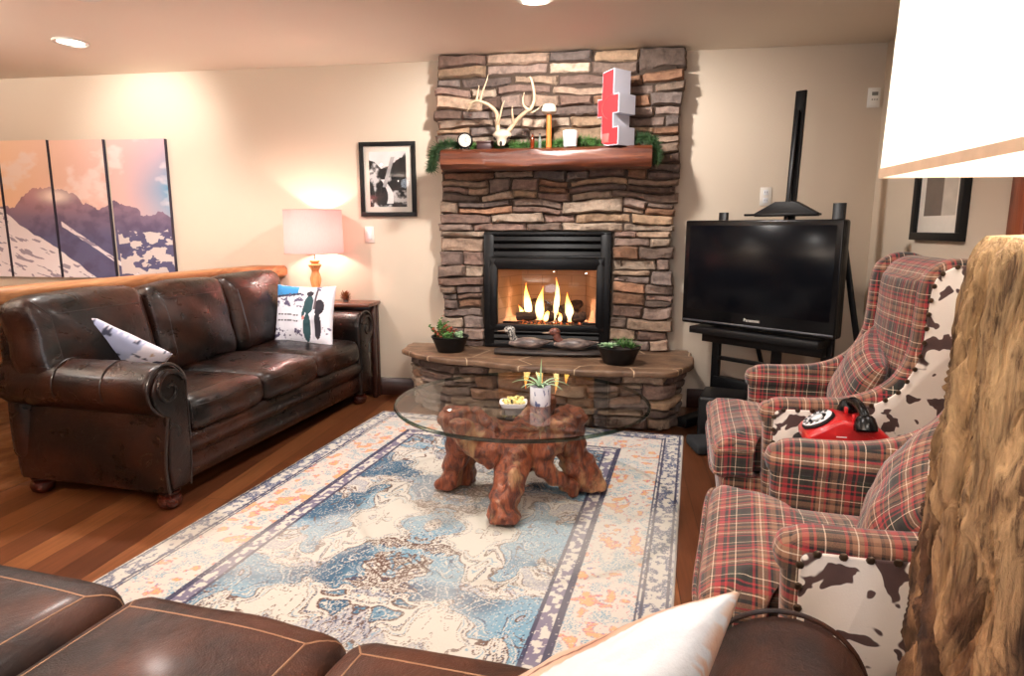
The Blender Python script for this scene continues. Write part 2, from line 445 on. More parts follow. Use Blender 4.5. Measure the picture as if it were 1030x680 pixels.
# ------------------------------------------------------------------ fireplace
FACE = 4.43
PAL = [(150, 126, 108), (166, 140, 118), (124, 104, 92), (172, 142, 114), (136, 110, 98), (112, 94, 86), (152, 112, 86), (130, 114, 106), (180, 158, 138), (112, 88, 76), (146, 124, 112)]
fp = thing('stone_fireplace', 'tall stacked ledgestone fireplace with raised hearth and gas fire', 'fireplace', (-.43, 4.5, 0))
FO = Vector((-.43, 4.5, 0))
def split_cells(x0, x1, z0, z1, rnd, out, rowh=(.055, .12), wid=(.14, .42)):
    z = z0
    while z < z1-.005:
        h = rnd.uniform(*rowh)
        if z1-(z+h) < rowh[0]*.7: h = z1-z
        x = x0
        while x < x1-.005:
            w_ = rnd.uniform(*wid)
            if x1-(x+w_) < wid[0]*.7: w_ = x1-x
            k = rnd.random()
            if h > .085 and k < .62:
                m = rnd.uniform(.36, .64); 
                if rnd.random() < .4 and w_ > .28:
                    u = rnd.uniform(.35, .65)
                    out += [(x, x+w_*u, z, z+h*m), (x+w_*u, x+w_, z, z+h*m), (x, x+w_, z+h*m, z+h)]
                else: out += [(x, x+w_, z, z+h*m), (x, x+w_, z+h*m, z+h)]
            else: out.append((x, x+w_, z, z+h))
            x += w_
        z += h
def stones(cells, mapf, rnd, name, parent, depth=.075, dark=1.0, warp=1.0, wscale=lambda b: 1.0):
    V = []; F = []; C = []
    for (a0, a1, b0, b1) in cells:
        g = .0012; w_ = a1-a0-2*g; h = b1-b0-2*g
        nx = max(5, int(w_/.022)+3); nz = max(5, int(h/.016)+3)
        base = L3(*rnd.choice(PAL))*rnd.uniform(.65, 1.30)*dark
        out = rnd.uniform(-.012, .022); sd = rnd.random()*500
        tilt = rnd.uniform(-.012, .012); ph = rnd.random()*9
        us = np.linspace(-1, 1, nx); vs = np.linspace(-1, 1, nz)
        us = np.sign(us)*np.abs(us)**.8; vs = np.sign(vs)*np.abs(vs)**.8
        U, W_ = np.meshgrid(us, vs)
        A = (a0+a1)/2+U*w_/2; B = (b0+b1)/2+W_*h/2
        # wavy edges and knocked-off corners
        A2 = A+(fbm(B*30+sd, A*0+ph, 5, 2)-.5)*.014*np.abs(U)
        B2 = B+(fbm(A*12+sd, B*0+ph, 6, 3)-.5)*.020*np.abs(W_)*min(1, h/.05)+tilt*U*W_*0
        cr = np.clip((np.abs(U)**6+np.abs(W_)**6), 0, 1.3)
        B2 = B2-np.sign(W_)*np.clip(np.abs(U)-.75, 0, 1)**2*.12*h*2
        edge = np.minimum((1-np.abs(U))*w_/2, (1-np.abs(W_))*h/2)
        prof = np.clip(edge/.009, 0, 1); prof = np.sqrt(np.clip(1-(1-prof)**2, 0, 1))
        D = out+(prof-1)*.030+(fbm(A*22+sd, B*38+sd, 7, 4)-.5)*.036*prof+(fbm(A*7+sd, B*11, 9, 2)-.5)*.026+tilt*U
        o0 = len(V)
        wA = (fbm(A*4+3, B*4, 15, 2)-.5)*.07*warp; wB = (fbm(A*3.2+8, B*7, 16, 2)-.5)*.075*warp
        A2 = A2+wA; B2 = B2+wB*wscale(B)
        for j in range(nz):
            for i in range(nx):
                V.append(mapf(A2[j, i], B2[j, i], D[j, i])); C.append(base*(1+.10*(vn(A[j, i]*25, B[j, i]*25+sd, 11)-.5)))
        # back ring so each stone is a solid lump
        for j in range(nz-1):
            for i in range(nx-1):
                a = o0+j*nx+i; F.append((a, a+1, a+nx+1, a+nx))
        ring = [o0+i for i in range(nx)]+[o0+j*nx+nx-1 for j in range(1, nz)]+[o0+(nz-1)*nx+i for i in range(nx-2, -1, -1)]+[o0+j*nx for j in range(nz-2, 0, -1)]
        o1 = len(V)
        for r_ in ring:
            k = r_-o0; V.append(mapf(A2[k//nx, k % nx], B2[k//nx, k % nx], -depth)); C.append(base)
        n = len(ring)
        for k in range(n): F.append((ring[k], o1+k, o1+(k+1) % n, ring[(k+1) % n]))
        F.append(tuple(o1+k for k in range(n))[::-1])
    me = bpy.data.meshes.new(name); me.from_pydata([tuple(v) for v in V], [], F); me.update()
    a = me.color_attributes.new('Col', 'FLOAT_COLOR', 'POINT')
    a.data.foreach_set('color', np.concatenate([np.array(C), np.ones((len(C), 1))], 1).ravel().astype(np.float32))
    bm = bmesh.new(); bm.from_mesh(me); bmesh.ops.recalc_face_normals(bm, faces=bm.faces); bm.to_mesh(me); bm.free()
    return link(name, me, M['stone'], parent, True, 50)
SX0, SX1 = -1.215, .375
IX0, IX1, IZ1 = -.905, -.025, 1.225     # insert opening
HZ = .415                                # hearth top
rnd = random.Random(21)
cells = []
split_cells(SX0, IX0, HZ, IZ1, rnd, cells, (.05, .11), (.11, .3))
split_cells(IX1, SX1, HZ, IZ1, rnd, cells, (.05, .11), (.12, .3))
split_cells(SX0, SX1, IZ1, CZ-.15, rnd, cells, (.048, .105), (.12, .40))
x = SX0
for w_ in (.34, .40, .30, 0): 
    e = SX1-.26 if w_ == 0 else x+w_
    cells.append((x, e, CZ-.15, CZ-.08)); cells.append((x, e, CZ-.08, CZ+.0)); x = e
cells.append((x, SX1+.03, CZ-.14, CZ))
cc = []
for (a0, a1, b0, b1) in cells:   # ragged outer edges
    if abs(a0-SX0) < 1e-4: a0 += rnd.uniform(-.022, .016)
    if abs(a1-SX1) < 1e-4: a1 += rnd.uniform(-.016, .024)
    cc.append((a0, a1, b0, min(b1, CZ-.001)))
def face_map(a, b, d): return Vector((a, FACE-d, b))-FO
stones(cc, face_map, rnd, 'stone_face', fp, .12, 1.0, .8, lambda b: np.clip((CZ-.02-b)/.12, 0, 1)*np.clip(np.abs(b-IZ1)/.08, 0, 1)*np.clip((b-HZ)/.08, 0, 1))
mb = MB()
for lo, hi in (((SX0+.02, FACE+.022, .3), (IX0, WY, CZ-.005)), ((IX1, FACE+.022, .3), (SX1-.02, WY, CZ-.005)), ((IX0, FACE+.022, IZ1), (IX1, WY, CZ-.005))):
    mb.box([a-b for a, b in zip(lo, FO)], [a-b for a, b in zip(hi, FO)], .001)
mb.build('mortar_backing', M['mortar'], fp)
# hearth: flagstone cap on a tapered stacked stone base
cap = [(-1.47, 4.53), (-1.46, 4.27), (-1.30, 4.10), (-1.13, 3.99), (-.80, 3.93), (-.55, 3.83), (-.22, 3.775), (.10, 3.785), (.345, 3.81), (.43, 3.93), (.51, 4.10), (.515, 4.53)]
capw = []
for i in range(len(cap)):
    a = Vector(cap[i]); b = Vector(cap[(i+1) % len(cap)]); n = max(1, int((b-a).length/.03)) if i < len(cap)-1 else 1
    for k in range(n):
        p = a.lerp(b, k/n)
        if p.y < 4.5: p += Vector((vn(p.x*14, p.y*14, 3)-.5, vn(p.x*14+40, p.y*14, 4)-.5))*.028
        capw.append(p)
q = N('flagstone'); f = q.noise(q.obj(), 7, 6, .6); 
vr = q.n('ShaderNodeTexVoronoi', feature='DISTANCE_TO_EDGE'); q.l(q.mapn(q.obj(), (1, 1.4, .01), (0, 0, .3), (.22, .1, 0)), vr.inputs['Vector']); vr.inputs['Scale'].default_value = 2.1
gr = q.ramp(vr.outputs['Distance'], [(0, (1, 1, 1, 1)), (.004, (1, 1, 1, 1)), (.009, (0, 0, 0, 1))])
c = q.mix(gr, q.ramp(f, [(.3, rgb(70, 50, 38)), (.5, rgb(104, 78, 58)), (.72, rgb(132, 104, 82))]), rgb(186, 162, 134))
q.bump(q.math('SUBTRACT', q.noise(q.obj(), 22, 6, .65), q.math('MULTIPLY', gr, .4)), .5, .012)
M['flag'] = q.set(col=c, rough=.5)
MB().slab(capw, HZ-.040, HZ, lambda a, b, h: Vector((a, b, h))-FO, .012).build('hearth_cap', M['flag'], fp)
top = [(-1.42, 4.53), (-1.41, 4.30), (-1.25, 4.13), (-1.08, 4.04), (-.55, 3.89), (-.2, 3.845), (.30, 3.86), (.44, 4.08), (.46, 4.53)]
bot = [(-1.40, 4.53), (-1.39, 4.34), (-1.25, 4.20), (-1.05, 4.09), (-.55, 4.03), (-.2, 3.985), (.32, 3.94), (.41, 4.12), (.44, 4.53)]
def plen(P): 
    s_ = [0]
    for a, b in zip(P, P[1:]): s_.append(s_[-1]+(Vector(b)-Vector(a)).length)
    return s_
tl = plen(top); TL = tl[-1]
def pp(P, s_):
    s_ = max(0, min(TL-1e-6, s_))
    for i in range(len(tl)-1):
        if tl[i+1] >= s_: 
            t = (s_-tl[i])/(tl[i+1]-tl[i]); a = Vector(P[i]).lerp(Vector(P[i+1]), t); d = (Vector(P[i+1])-Vector(P[i])).normalized(); return a, d
def hearth_map(a, b, d):
    pt, dt = pp(top, a); pb, db = pp(bot, a); t = max(0, min(1, b/.36)); p = pb.lerp(pt, t); dd = db.lerp(dt, t).normalized()
    n = Vector((dd.y, -dd.x)); p = p+n*d
    return Vector((p.x, p.y, b))-FO
hc = []; split_cells(0, TL, 0.002, HZ-.041, rnd, hc, (.05, .11), (.15, .42))
stones(hc, hearth_map, rnd, 'hearth_stones', fp, .05, .8, .5, lambda b: np.clip(b/.06, 0, 1)*np.clip((HZ-.041-b)/.05, 0, 1))
mb = MB(); mb.loft([[Vector((x*1.0, y+.045, z))-FO for x, y in P] for P, z in (([(a*.97-.01, b) for a, b in bot], .001), ([(a*.97-.01, b) for a, b in top], HZ-.042))]).build('hearth_core', M['mortar'], fp)

# gas insert
ins = None
def fpart(mb, name, mat, parent=None, **k): return mb.build(name, mat, parent or fp, **k)
YF = -.085   # local y of the front plane (world 4.415)
X0, X1 = -.47, .40; Z0, Z1 = HZ+.005, IZ1-.005
mb = MB(); mb.box((X0, YF, Z0), (X0+.07, .1, Z1), .004).box((X1-.07, YF, Z0), (X1, .1, Z1), .004).box((X0, YF, Z1-.022), (X1, .1, Z1), .004).box((X0, YF, Z0), (X1, .1, Z0+.03), .004)
fpart(mb, 'insert_frame', M['blackmetal'])
for k in range(3):
    z = Z1-.045-k*.05
    MB().slab([(YF+.012, z-.03), (YF-.004, z-.012), (YF+.004, z+.014), (YF+.03, z+.008), (YF+.03, z-.03)], X0+.07, X1-.07, lambda a, b, h: (h, a, b), .001).build('upper_louvre', M['blackmetal'], fp)
for k in range(3):
    z = Z0+.12-k*.042
    MB().slab([(YF+.012, z-.026), (YF-.004, z-.010), (YF+.004, z+.012), (YF+.03, z+.006), (YF+.03, z-.026)], X0+.07, X1-.07, lambda a, b, h: (h, a, b), .001).build('lower_louvre', M['blackmetal'], fp)
MB().box((X0+.03, .09, Z1-.19), (X1-.03, .10, Z1), .001).build('upper_back_plate', M['blackmetal'], fp)
MB().box((X0+.03, .09, Z0), (X1-.03, .10, Z0+.16), .001).build('lower_back_plate', M['blackmetal'], fp)
# glazed door frame
GZ0, GZ1, GX0, GX1 = .585, .965, -.375, .305
mb = MB(); yo = YF+.005
mb.box((X0+.04, yo-.012, GZ1), (X1-.04, yo+.03, Z1-.165), .004).box((X0+.04, yo-.012, GZ0-.045), (X1-.04, yo+.03, GZ0), .004)
mb.box((X0+.04, yo-.012, GZ0-.045), (GX0, yo+.03, Z1-.165), .004).box((GX1, yo-.012, GZ0-.045), (X1-.04, yo+.03, Z1-.165), .004)
fpart(mb, 'glass_frame', M['blackmetal'])
MB().tube([(X0+.06, yo-.02, GZ1+.09), (X1-.06, yo-.02, GZ1+.09)], .004, 8).build('pull_bar', M['blackmetal'], fp)
q = N('fire_glass'); gl = q.n('ShaderNodeBsdfTransparent'); gs = q.n('ShaderNodeBsdfGlossy'); gs.inputs['Roughness'].default_value = .03
mx = q.n('ShaderNodeMixShader'); fr = q.n('ShaderNodeFresnel'); q.l(q.math('MULTIPLY', fr.outputs[0], q.math('SUBTRACT', 1.0, q.n('ShaderNodeNewGeometry').outputs['Backfacing'])), mx.inputs[0]); q.l(gl.outputs[0], mx.inputs[1]); q.l(gs.outputs[0], mx.inputs[2]); q.l(mx.outputs[0], q.out.inputs[0]); M['fglass'] = q.m
MB().box((GX0-.01, yo+.010, GZ0-.01), (GX1+.01, yo+.014, GZ1+.01), .0005).build('fire_glass', M['fglass'], fp)
# firebox interior (tapering ceramic panels)
q = N('fire_brick_panels'); b = q.n('ShaderNodeTexBrick'); q.l(q.mapn(q.obj(), (1, 1, 1), (PI/2, 0, 0)), b.inputs['Vector']); b.inputs['Scale'].default_value = 1
b.inputs['Brick Width'].default_value = .22; b.inputs['Row Height'].default_value = .075; b.inputs['Mortar Size'].default_value = .003
b.inputs['Color1'].default_value = rgb(196, 150, 118); b.inputs['Color2'].default_value = rgb(188, 142, 110); b.inputs['Mortar'].default_value = rgb(166, 122, 92)
q.bump(b.outputs['Fac'], -.4, .004); M['firebrick'] = q.set(col=b.outputs['Color'], rough=.9)
bx0, bx1 = GX0+.11, GX1-.09; yb = .34; yf = .0
def quad(mb, P): mb.bm.faces.new([mb.bm.verts.new(p) for p in P])
mb = MB(); zt = GZ1+.04; zb = GZ0-.03
quad(mb, [(bx0, yb, zb), (bx1, yb, zb), (bx1, yb, zt), (bx0, yb, zt)])
quad(mb, [(GX0-.03, yf, zb), (bx0, yb, zb), (bx0, yb, zt), (GX0-.03, yf, zt)])
quad(mb, [(bx1, yb, zb), (GX1+.03, yf, zb), (GX1+.03, yf, zt), (bx1, yb, zt)])
mb.build('firebox_panels', M['firebrick'], fp, smooth_=False)
MB().box((GX0-.03, yf, zb-.01), (GX1+.03, yb, zb+.0), .001).build('firebox_floor', M['blackmetal'], fp)
MB().box((GX0-.03, yf, zt), (GX1+.03, yb, zt+.01), .001).build('firebox_ceiling', M['blackmetal'], fp)
q = N('charred_log'); f = q.noise(q.mapn(q.obj(), (2, 14, 14)), 2.5, 6, .7)
M['char'] = q.set(col=q.ramp(f, [(.35, rgb(26, 18, 14)), (.6, rgb(84, 56, 40)), (.75, rgb(150, 112, 86))]), rough=.95); q.bump(f, .8, .02)
def fire_log(p0, p1, r):
    p0 = Vector(p0); p1 = Vector(p1); P = [p0.lerp(p1, k/9)+Vector((0, vn(k*.7, p0.x*9, 1)*.02, vn(k*.6, p0.x*5+7, 2)*.025)) for k in range(10)]
    MB().tube(P, [r*(.75 if k in (0, 9) else 1)*(.85+.3*vn(k*1.1, p0.y*31+p0.x*7, 5)) for k in range(10)], 14).build('ceramic_log', M['char'], fp)
fb = zb
fire_log((-.24, .22, fb+.07), (.17, .24, fb+.06), .045)
fire_log((-.27, .10, fb+.05), (.00, .13, fb+.05), .036)
fire_log((.02, .12, fb+.045), (.23, .09, fb+.05), .038)
fire_log((-.17, .24, fb+.14), (-.02, .10, fb+.11), .032)
fire_log((.19, .25, fb+.14), (.05, .10, fb+.11), .034)
q = N('glowing_embers'); f = q.noise(q.obj(), 60, 4, .7); em = q.ramp(f, [(.5, (0, 0, 0, 1)), (.62, rgb(255, 120, 30)), (.8, rgb(150, 120, 255))])
M['ember'] = q.set(col=rgb(30, 20, 18), emis=em, es=1.4, rough=1)
mb = MB()
for k in range(60):
    mb.sph((rnd.uniform(-.25, .2), rnd.uniform(.03, .1), fb+.01+rnd.uniform(0, .015)), rnd.uniform(.008, .016), 8)
e_ = mb.build('ember_bed', M['ember'], fp); e_['kind'] = 'stuff'
q = N('flame'); tc = q.n('ShaderNodeTexCoord'); sp = q.n('ShaderNodeSeparateXYZ'); q.l(tc.outputs['Generated'], sp.inputs[0])
lw = q.n('ShaderNodeLayerWeight'); lw.inputs['Blend'].default_value = .45
col = q.ramp(sp.outputs[2], [(0, rgb(255, 170, 90)), (.25, rgb(255, 225, 160)), (.65, rgb(255, 190, 90)), (1, rgb(255, 120, 30))])
em = q.n('ShaderNodeEmission'); q.l(col, em.inputs[0]); em.inputs[1].default_value = 5.5
tr = q.n('ShaderNodeBsdfTransparent'); mx = q.n('ShaderNodeMixShader'); fac = q.ramp(lw.outputs['Facing'], [(.0, (.95,)*3+(1,)), (.9, (.1,)*3+(1,))])
q.l(fac, mx.inputs[0]); q.l(tr.outputs[0], mx.inputs[1]); q.l(em.outputs[0], mx.inputs[2]); q.l(mx.outputs[0], q.out.inputs[0]); M['flame'] = q.m
for (x, y, z, h, r) in ((-.19, .15, .05, .25, .030), (-.095, .10, .04, .24, .034), (.01, .16, .07, .27, .022), (.115, .10, .03, .21, .032), (-.24, .14, .05, .09, .018), (.045, .10, .03, .07, .022), (-.055, .11, .03, .09, .024)):
    P = []; R = []
    for k in range(13):
        t = k/12; P.append((x+.022*math.sin(t*3+x*20)*t, y, fb+z+h*t)); R.append(max(.0008, r*(math.sin(PI*min(1, (t+.12)*.9))**.8)*(1-t)**.55*1.25))
    MB().tube(P, R, 14).build('flame', M['flame'], fp)
l = bpy.data.lights.new('fire_glow', 'POINT'); l.energy = 13; l.color = (1, .60, .38); l.shadow_soft_size = .06
lo = bpy.data.objects.new('fire_glow', l); scene.collection.objects.link(lo); lo.location = FO+Vector((-.03, .185, fb+.035)); l.shadow_soft_size = .03

# mantel beam
mb = MB(); mp = []
for x in np.linspace(-1.135, .205, 40):
    ring = []
    for k in range(28):
        a = 2*PI*k/28; sy = math.copysign(abs(math.cos(a))**.42, math.cos(a)); sz = math.copysign(abs(math.sin(a))**.42, math.sin(a))
        e = 1 if .0 < (x+1.135)/1.34 < 1 else .985
        ring.append((x, 4.30+sy*.125*e+(vn(x*5, k*.6, 4)-.5)*.014, 1.685+sz*.066*e+(vn(x*4+9, k*.5, 8)-.5)*.012))
    mp.append(ring)
man = tag(mb.loft(mp).build('mantel_shelf', M['mantel']), 'thick red-brown timber mantel beam on the stone fireplace', 'mantel')
MZ = 1.751

# ------------------------------------------------------------------ leather sofas
def seam_on(bvh, pts, dirn, off=.0015):
    out = []
    for p in pts:
        h = bvh.ray_cast(Vector(p)-Vector(dirn)*1.0, Vector(dirn))
        if h[0] is not None: out.append(h[0]-Vector(dirn)*off)
    return out
def line(a, b, n=16):
    a = Vector(a); b = Vector(b); return [a.lerp(b, k/(n-1)) for k in range(n)]
def sofa(name, label, loc, rz, L, bounds, armr=.11, armw=.19, armz=.558, backz=.955, leather='leather', stitch='leather_piping', seat_top=.485, bb=None):
    t = thing(name, label, 'sofa', loc, rz)
    lm = M[leather]; sm = M[stitch]
    # frame: deck, curved front rail, back
    mb = MB(); mb.rbox((-.45, L/2, .22), (.80, L-.14, .20), .02, 5)
    mb.build('frame', lm, t)
    prof = [(-.05, .10), (-.035, .12), (-.03, .17), (-.045, .21), (-.02, .235), (-.008, .26), (-.01, .30), (-.03, .325), (-.09, .33), (-.09, .10)]
    MB().slab(prof, armw*.8, L-armw*.8, lambda a, b, h: Vector((a, h, b)), .003).build('front_rail', lm, t)
    MB().rbox((-.83, L/2, .50), (.12, L-.06, .66), .05, 9, noise=.006, nscale=5).build('back_frame', lm, t)
    # arms
    for side in (0, 1):
        Y = (lambda y: y) if side == 0 else (lambda y: L-y)
        cy, cz = armr-.03, armz
        def outline(sh=0.0, r=armr):
            P = [(armw-.02, .09), (armw-.005, .22), (armw, .36), (cy+r*.97, cz-.03)]
            for k in range(0, 15):
                a = math.radians(4+k*(214)/14); P.append((cy+r*math.cos(a), cz+r*math.sin(a)))
            P += [(cy-r*.42, cz-r*.95), (cy-r*.10, cz-r*1.12), (.045, .30), (.035, .20), (.045, .09)]
            return P
        f = lambda a, b, h: Vector((h, Y(a), b))
        P = outline()
        # loft in several stations so the roll has gentle swell and wrinkles
        mb = MB(); rings = []
        xs = [-.86, -.858, -.84, -.7, -.5, -.3, -.12, -.05, -.03, -.024]
        for i, x in enumerate(xs):
            s_ = {0: .90, 1: .96}.get(i, 1.0); s_ = .97 if i == len(xs)-1 else s_
            c0 = Vector((cy+.02, .4))
            ring = []
            for p in P:
                v = c0+(Vector(p)-c0)*s_; wv = (vn(x*9+side*7, v[1]*9+v[0]*9, 3)-.5)*.006
                ring.append(f(v[0]+wv, v[1]+wv, x))
            rings.append(ring)
        arm = mb.loft(rings).build('arm', lm, t, angle=60)
        # raised front panel, scroll and piping
        Pin = [((p[0]-(cy+.02))*.86+(cy+.02), (p[1]-.4)*.94+.395) for p in P]
        MB().slab(Pin, -.03, -.004, f, .010).build('scroll_panel', lm, arm, angle=60)
        pp_ = catmull([(*p, 0) for p in P], 3)
        MB().tube([f(v.x, v.y, -.018) for v in pp_], .007 if leather == 'leather' else .004, 8).build('arm_piping', M['leather_piping'] if leather == 'leather' else lm, arm)
        sp = []
        for k in range(30):
            a = math.radians(20+k*16); r = armr*(.80-.68*k/29); sp.append(f(cy+r*math.cos(a), cz+r*math.sin(a), -.003))
        MB().tube(sp, [.011*(1-.4*k/29) for k in range(30)], 8).build('scroll_coil', lm, arm)
        # seams across the roll
        bv = None
        for x in (-.26, -.52):
            ring = [f(cy+(armr+.0025)*math.cos(math.radians(a)), cz+(armr+.0025)*math.sin(math.radians(a)), x) for a in range(0, 206, 12)]
            MB().tube(ring, .0028, 6).build('arm_seam', sm, arm)
    # feet
    for x in (-.075, -.80):
        for y in (.10, L-.10):
            MB().lathe([(.001, 0), (.030, 0), (.046, .012), (.053, .035), (.048, .055), (.034, .064), (.045, .070), (.047, .078), (.040, .086), (.040, .10)], (x, y, 0), 28).build('foot', M['bun_foot'], t)
    # cushions
    for i, (a, b) in enumerate(zip(bounds, bounds[1:])):
        w_ = b-a-.006; cy_ = (a+b)/2
        mb = MB(); mb.rbox((-.345, cy_, seat_top-.085), (.70, w_, .165), .055, 15, (.018, .006, .022), .008, 7, i*3.3+L)
        bv = mb.bvh(); c = mb.build('seat_cushion', lm, t, angle=70)
        hw = w_/2-.055; x0, x1 = -.62, -.075
        loops = [line((x1, cy_-hw, .6), (x1, cy_+hw, .6), 26), line((x1, cy_-hw, .6), (x0, cy_-hw, .6)), line((x1, cy_+hw, .6), (x0, cy_+hw, .6)),
                 line((x1, cy_-hw, .6), (-.012, cy_-w_/2+.012, .6), 10), line((x1, cy_+hw, .6), (-.012, cy_+w_/2-.012, .6), 10)]
        mbs = MB()
        for P_ in loops:
            q_ = seam_on(bv, P_, (0, 0, -1), -.0006)
            if len(q_) > 2: mbs.tube(q_, .0022, 6)
        mbs.build('seam_stitching', sm, c)
        mbs = MB()
        for zz in (seat_top-.04,):
            q_ = seam_on(bv, line((0, cy_-w_/2+.02, zz), (0, cy_+w_/2-.02, zz), 26), (-1, 0, 0), -.0006)
            if len(q_) > 2: mbs.tube(q_, .0022, 6)
        mbs.build('front_seam', M['leather_piping'], c)
    for i, (a, b) in enumerate(zip((bb or bounds), (bb or bounds)[1:])):
        w_ = b-a-.006; cy_ = (a+b)/2
        # back cushion
        H = backz-(seat_top-.02)
        R = Matrix.Translation((-.60, cy_, seat_top-.02)) @ Matrix.Rotation(math.radians(-13), 4, 'Y')
        mb = MB(); mb.rbox((-.02, 0, H/2), (.22, w_-.004, H), .065, 15, (.05, .004, .018), .010, 6, i*5.1+1, mat=R)
        bv = mb.bvh(); c = mb.build('back_cushion', lm, t, angle=70)
        hw = w_/2-.075; d = (R.to_3x3() @ Vector((-1, 0, 0)))
        mbs = MB()
        for P_ in ([(0.0, -hw, H-.10), (0.0, hw, H-.10)], [(0, -hw, .04), (0, -hw, H-.10)], [(0, hw, .04), (0, hw, H-.10)], [(0, -hw, H-.10), (0, -w_/2+.03, H-.03)], [(0, hw, H-.10), (0, w_/2-.03, H-.03)]):
            q_ = seam_on(bv, [R @ p for p in line(*P_, 20)], d, -.0006)
            if len(q_) > 2: mbs.tube(q_, .0024, 6)
        mbs.build('seam_stitching', sm, c)
    return t
sofaL = sofa('leather_sofa', 'three-seat dark brown leather sofa with rolled arms against the wood ledge', (-1.90, 2.38, 0), math.radians(-5.2), 2.02,
             [.195, .74, 1.285, 1.825], bb=[-.02, .64, 1.26, 1.86])
sofaF = sofa('leather_sofa', 'brown leather sofa in the foreground, only its seat cushions and right arm in view', (.365, .965, 0), math.radians(82.3), 2.36,
             [.25, .855, 1.385, 2.09], .12, .24, .550, .80, 'leather_front', 'stitch', .49)

# ------------------------------------------------------------------ wood ledge behind the left sofa
edge = [(-2.93, 1.55), (-2.88, 2.0), (-2.81, 2.6), (-2.73, 3.3), (-2.655, 4.0), (-2.59, 4.2), (-2.50, 4.36), (-2.44, 4.47), (-2.43, 4.552)]
E2 = [Vector((p.x+(vn(p.y*5, 1, 2)-.5)*.03, p.y)) for p in catmull([(*p, 0) for p in edge], 8)]
E2 = [Vector((p.x, min(p.y, 4.555))) for p in E2]
back_ = [Vector((-2.70, 4.555)), Vector((-2.90, 3.0)), Vector((-3.09, 1.55))]
ledge = thing('wooden_ledge', 'thick live-edge wooden ledge behind the dark leather sofa', 'ledge', (-2.95, 3, 0))
LO = Vector((-2.95, 3, 0))
MB().slab(E2+back_,   .885, .972, lambda a, b, h: Vector((a, b, h))-LO, .03, 4).build('ledge_top', M['oak'], ledge)
MB().slab([(-2.985, 1.6), (-2.81, 3.2), (-2.66, 4.55), (-2.69, 4.55), (-2.86, 3.2), (-3.06, 1.6)], 0, .884, lambda a, b, h: Vector((a, b, h))-LO, .004).build('ledge_panel', M['oak'], ledge)

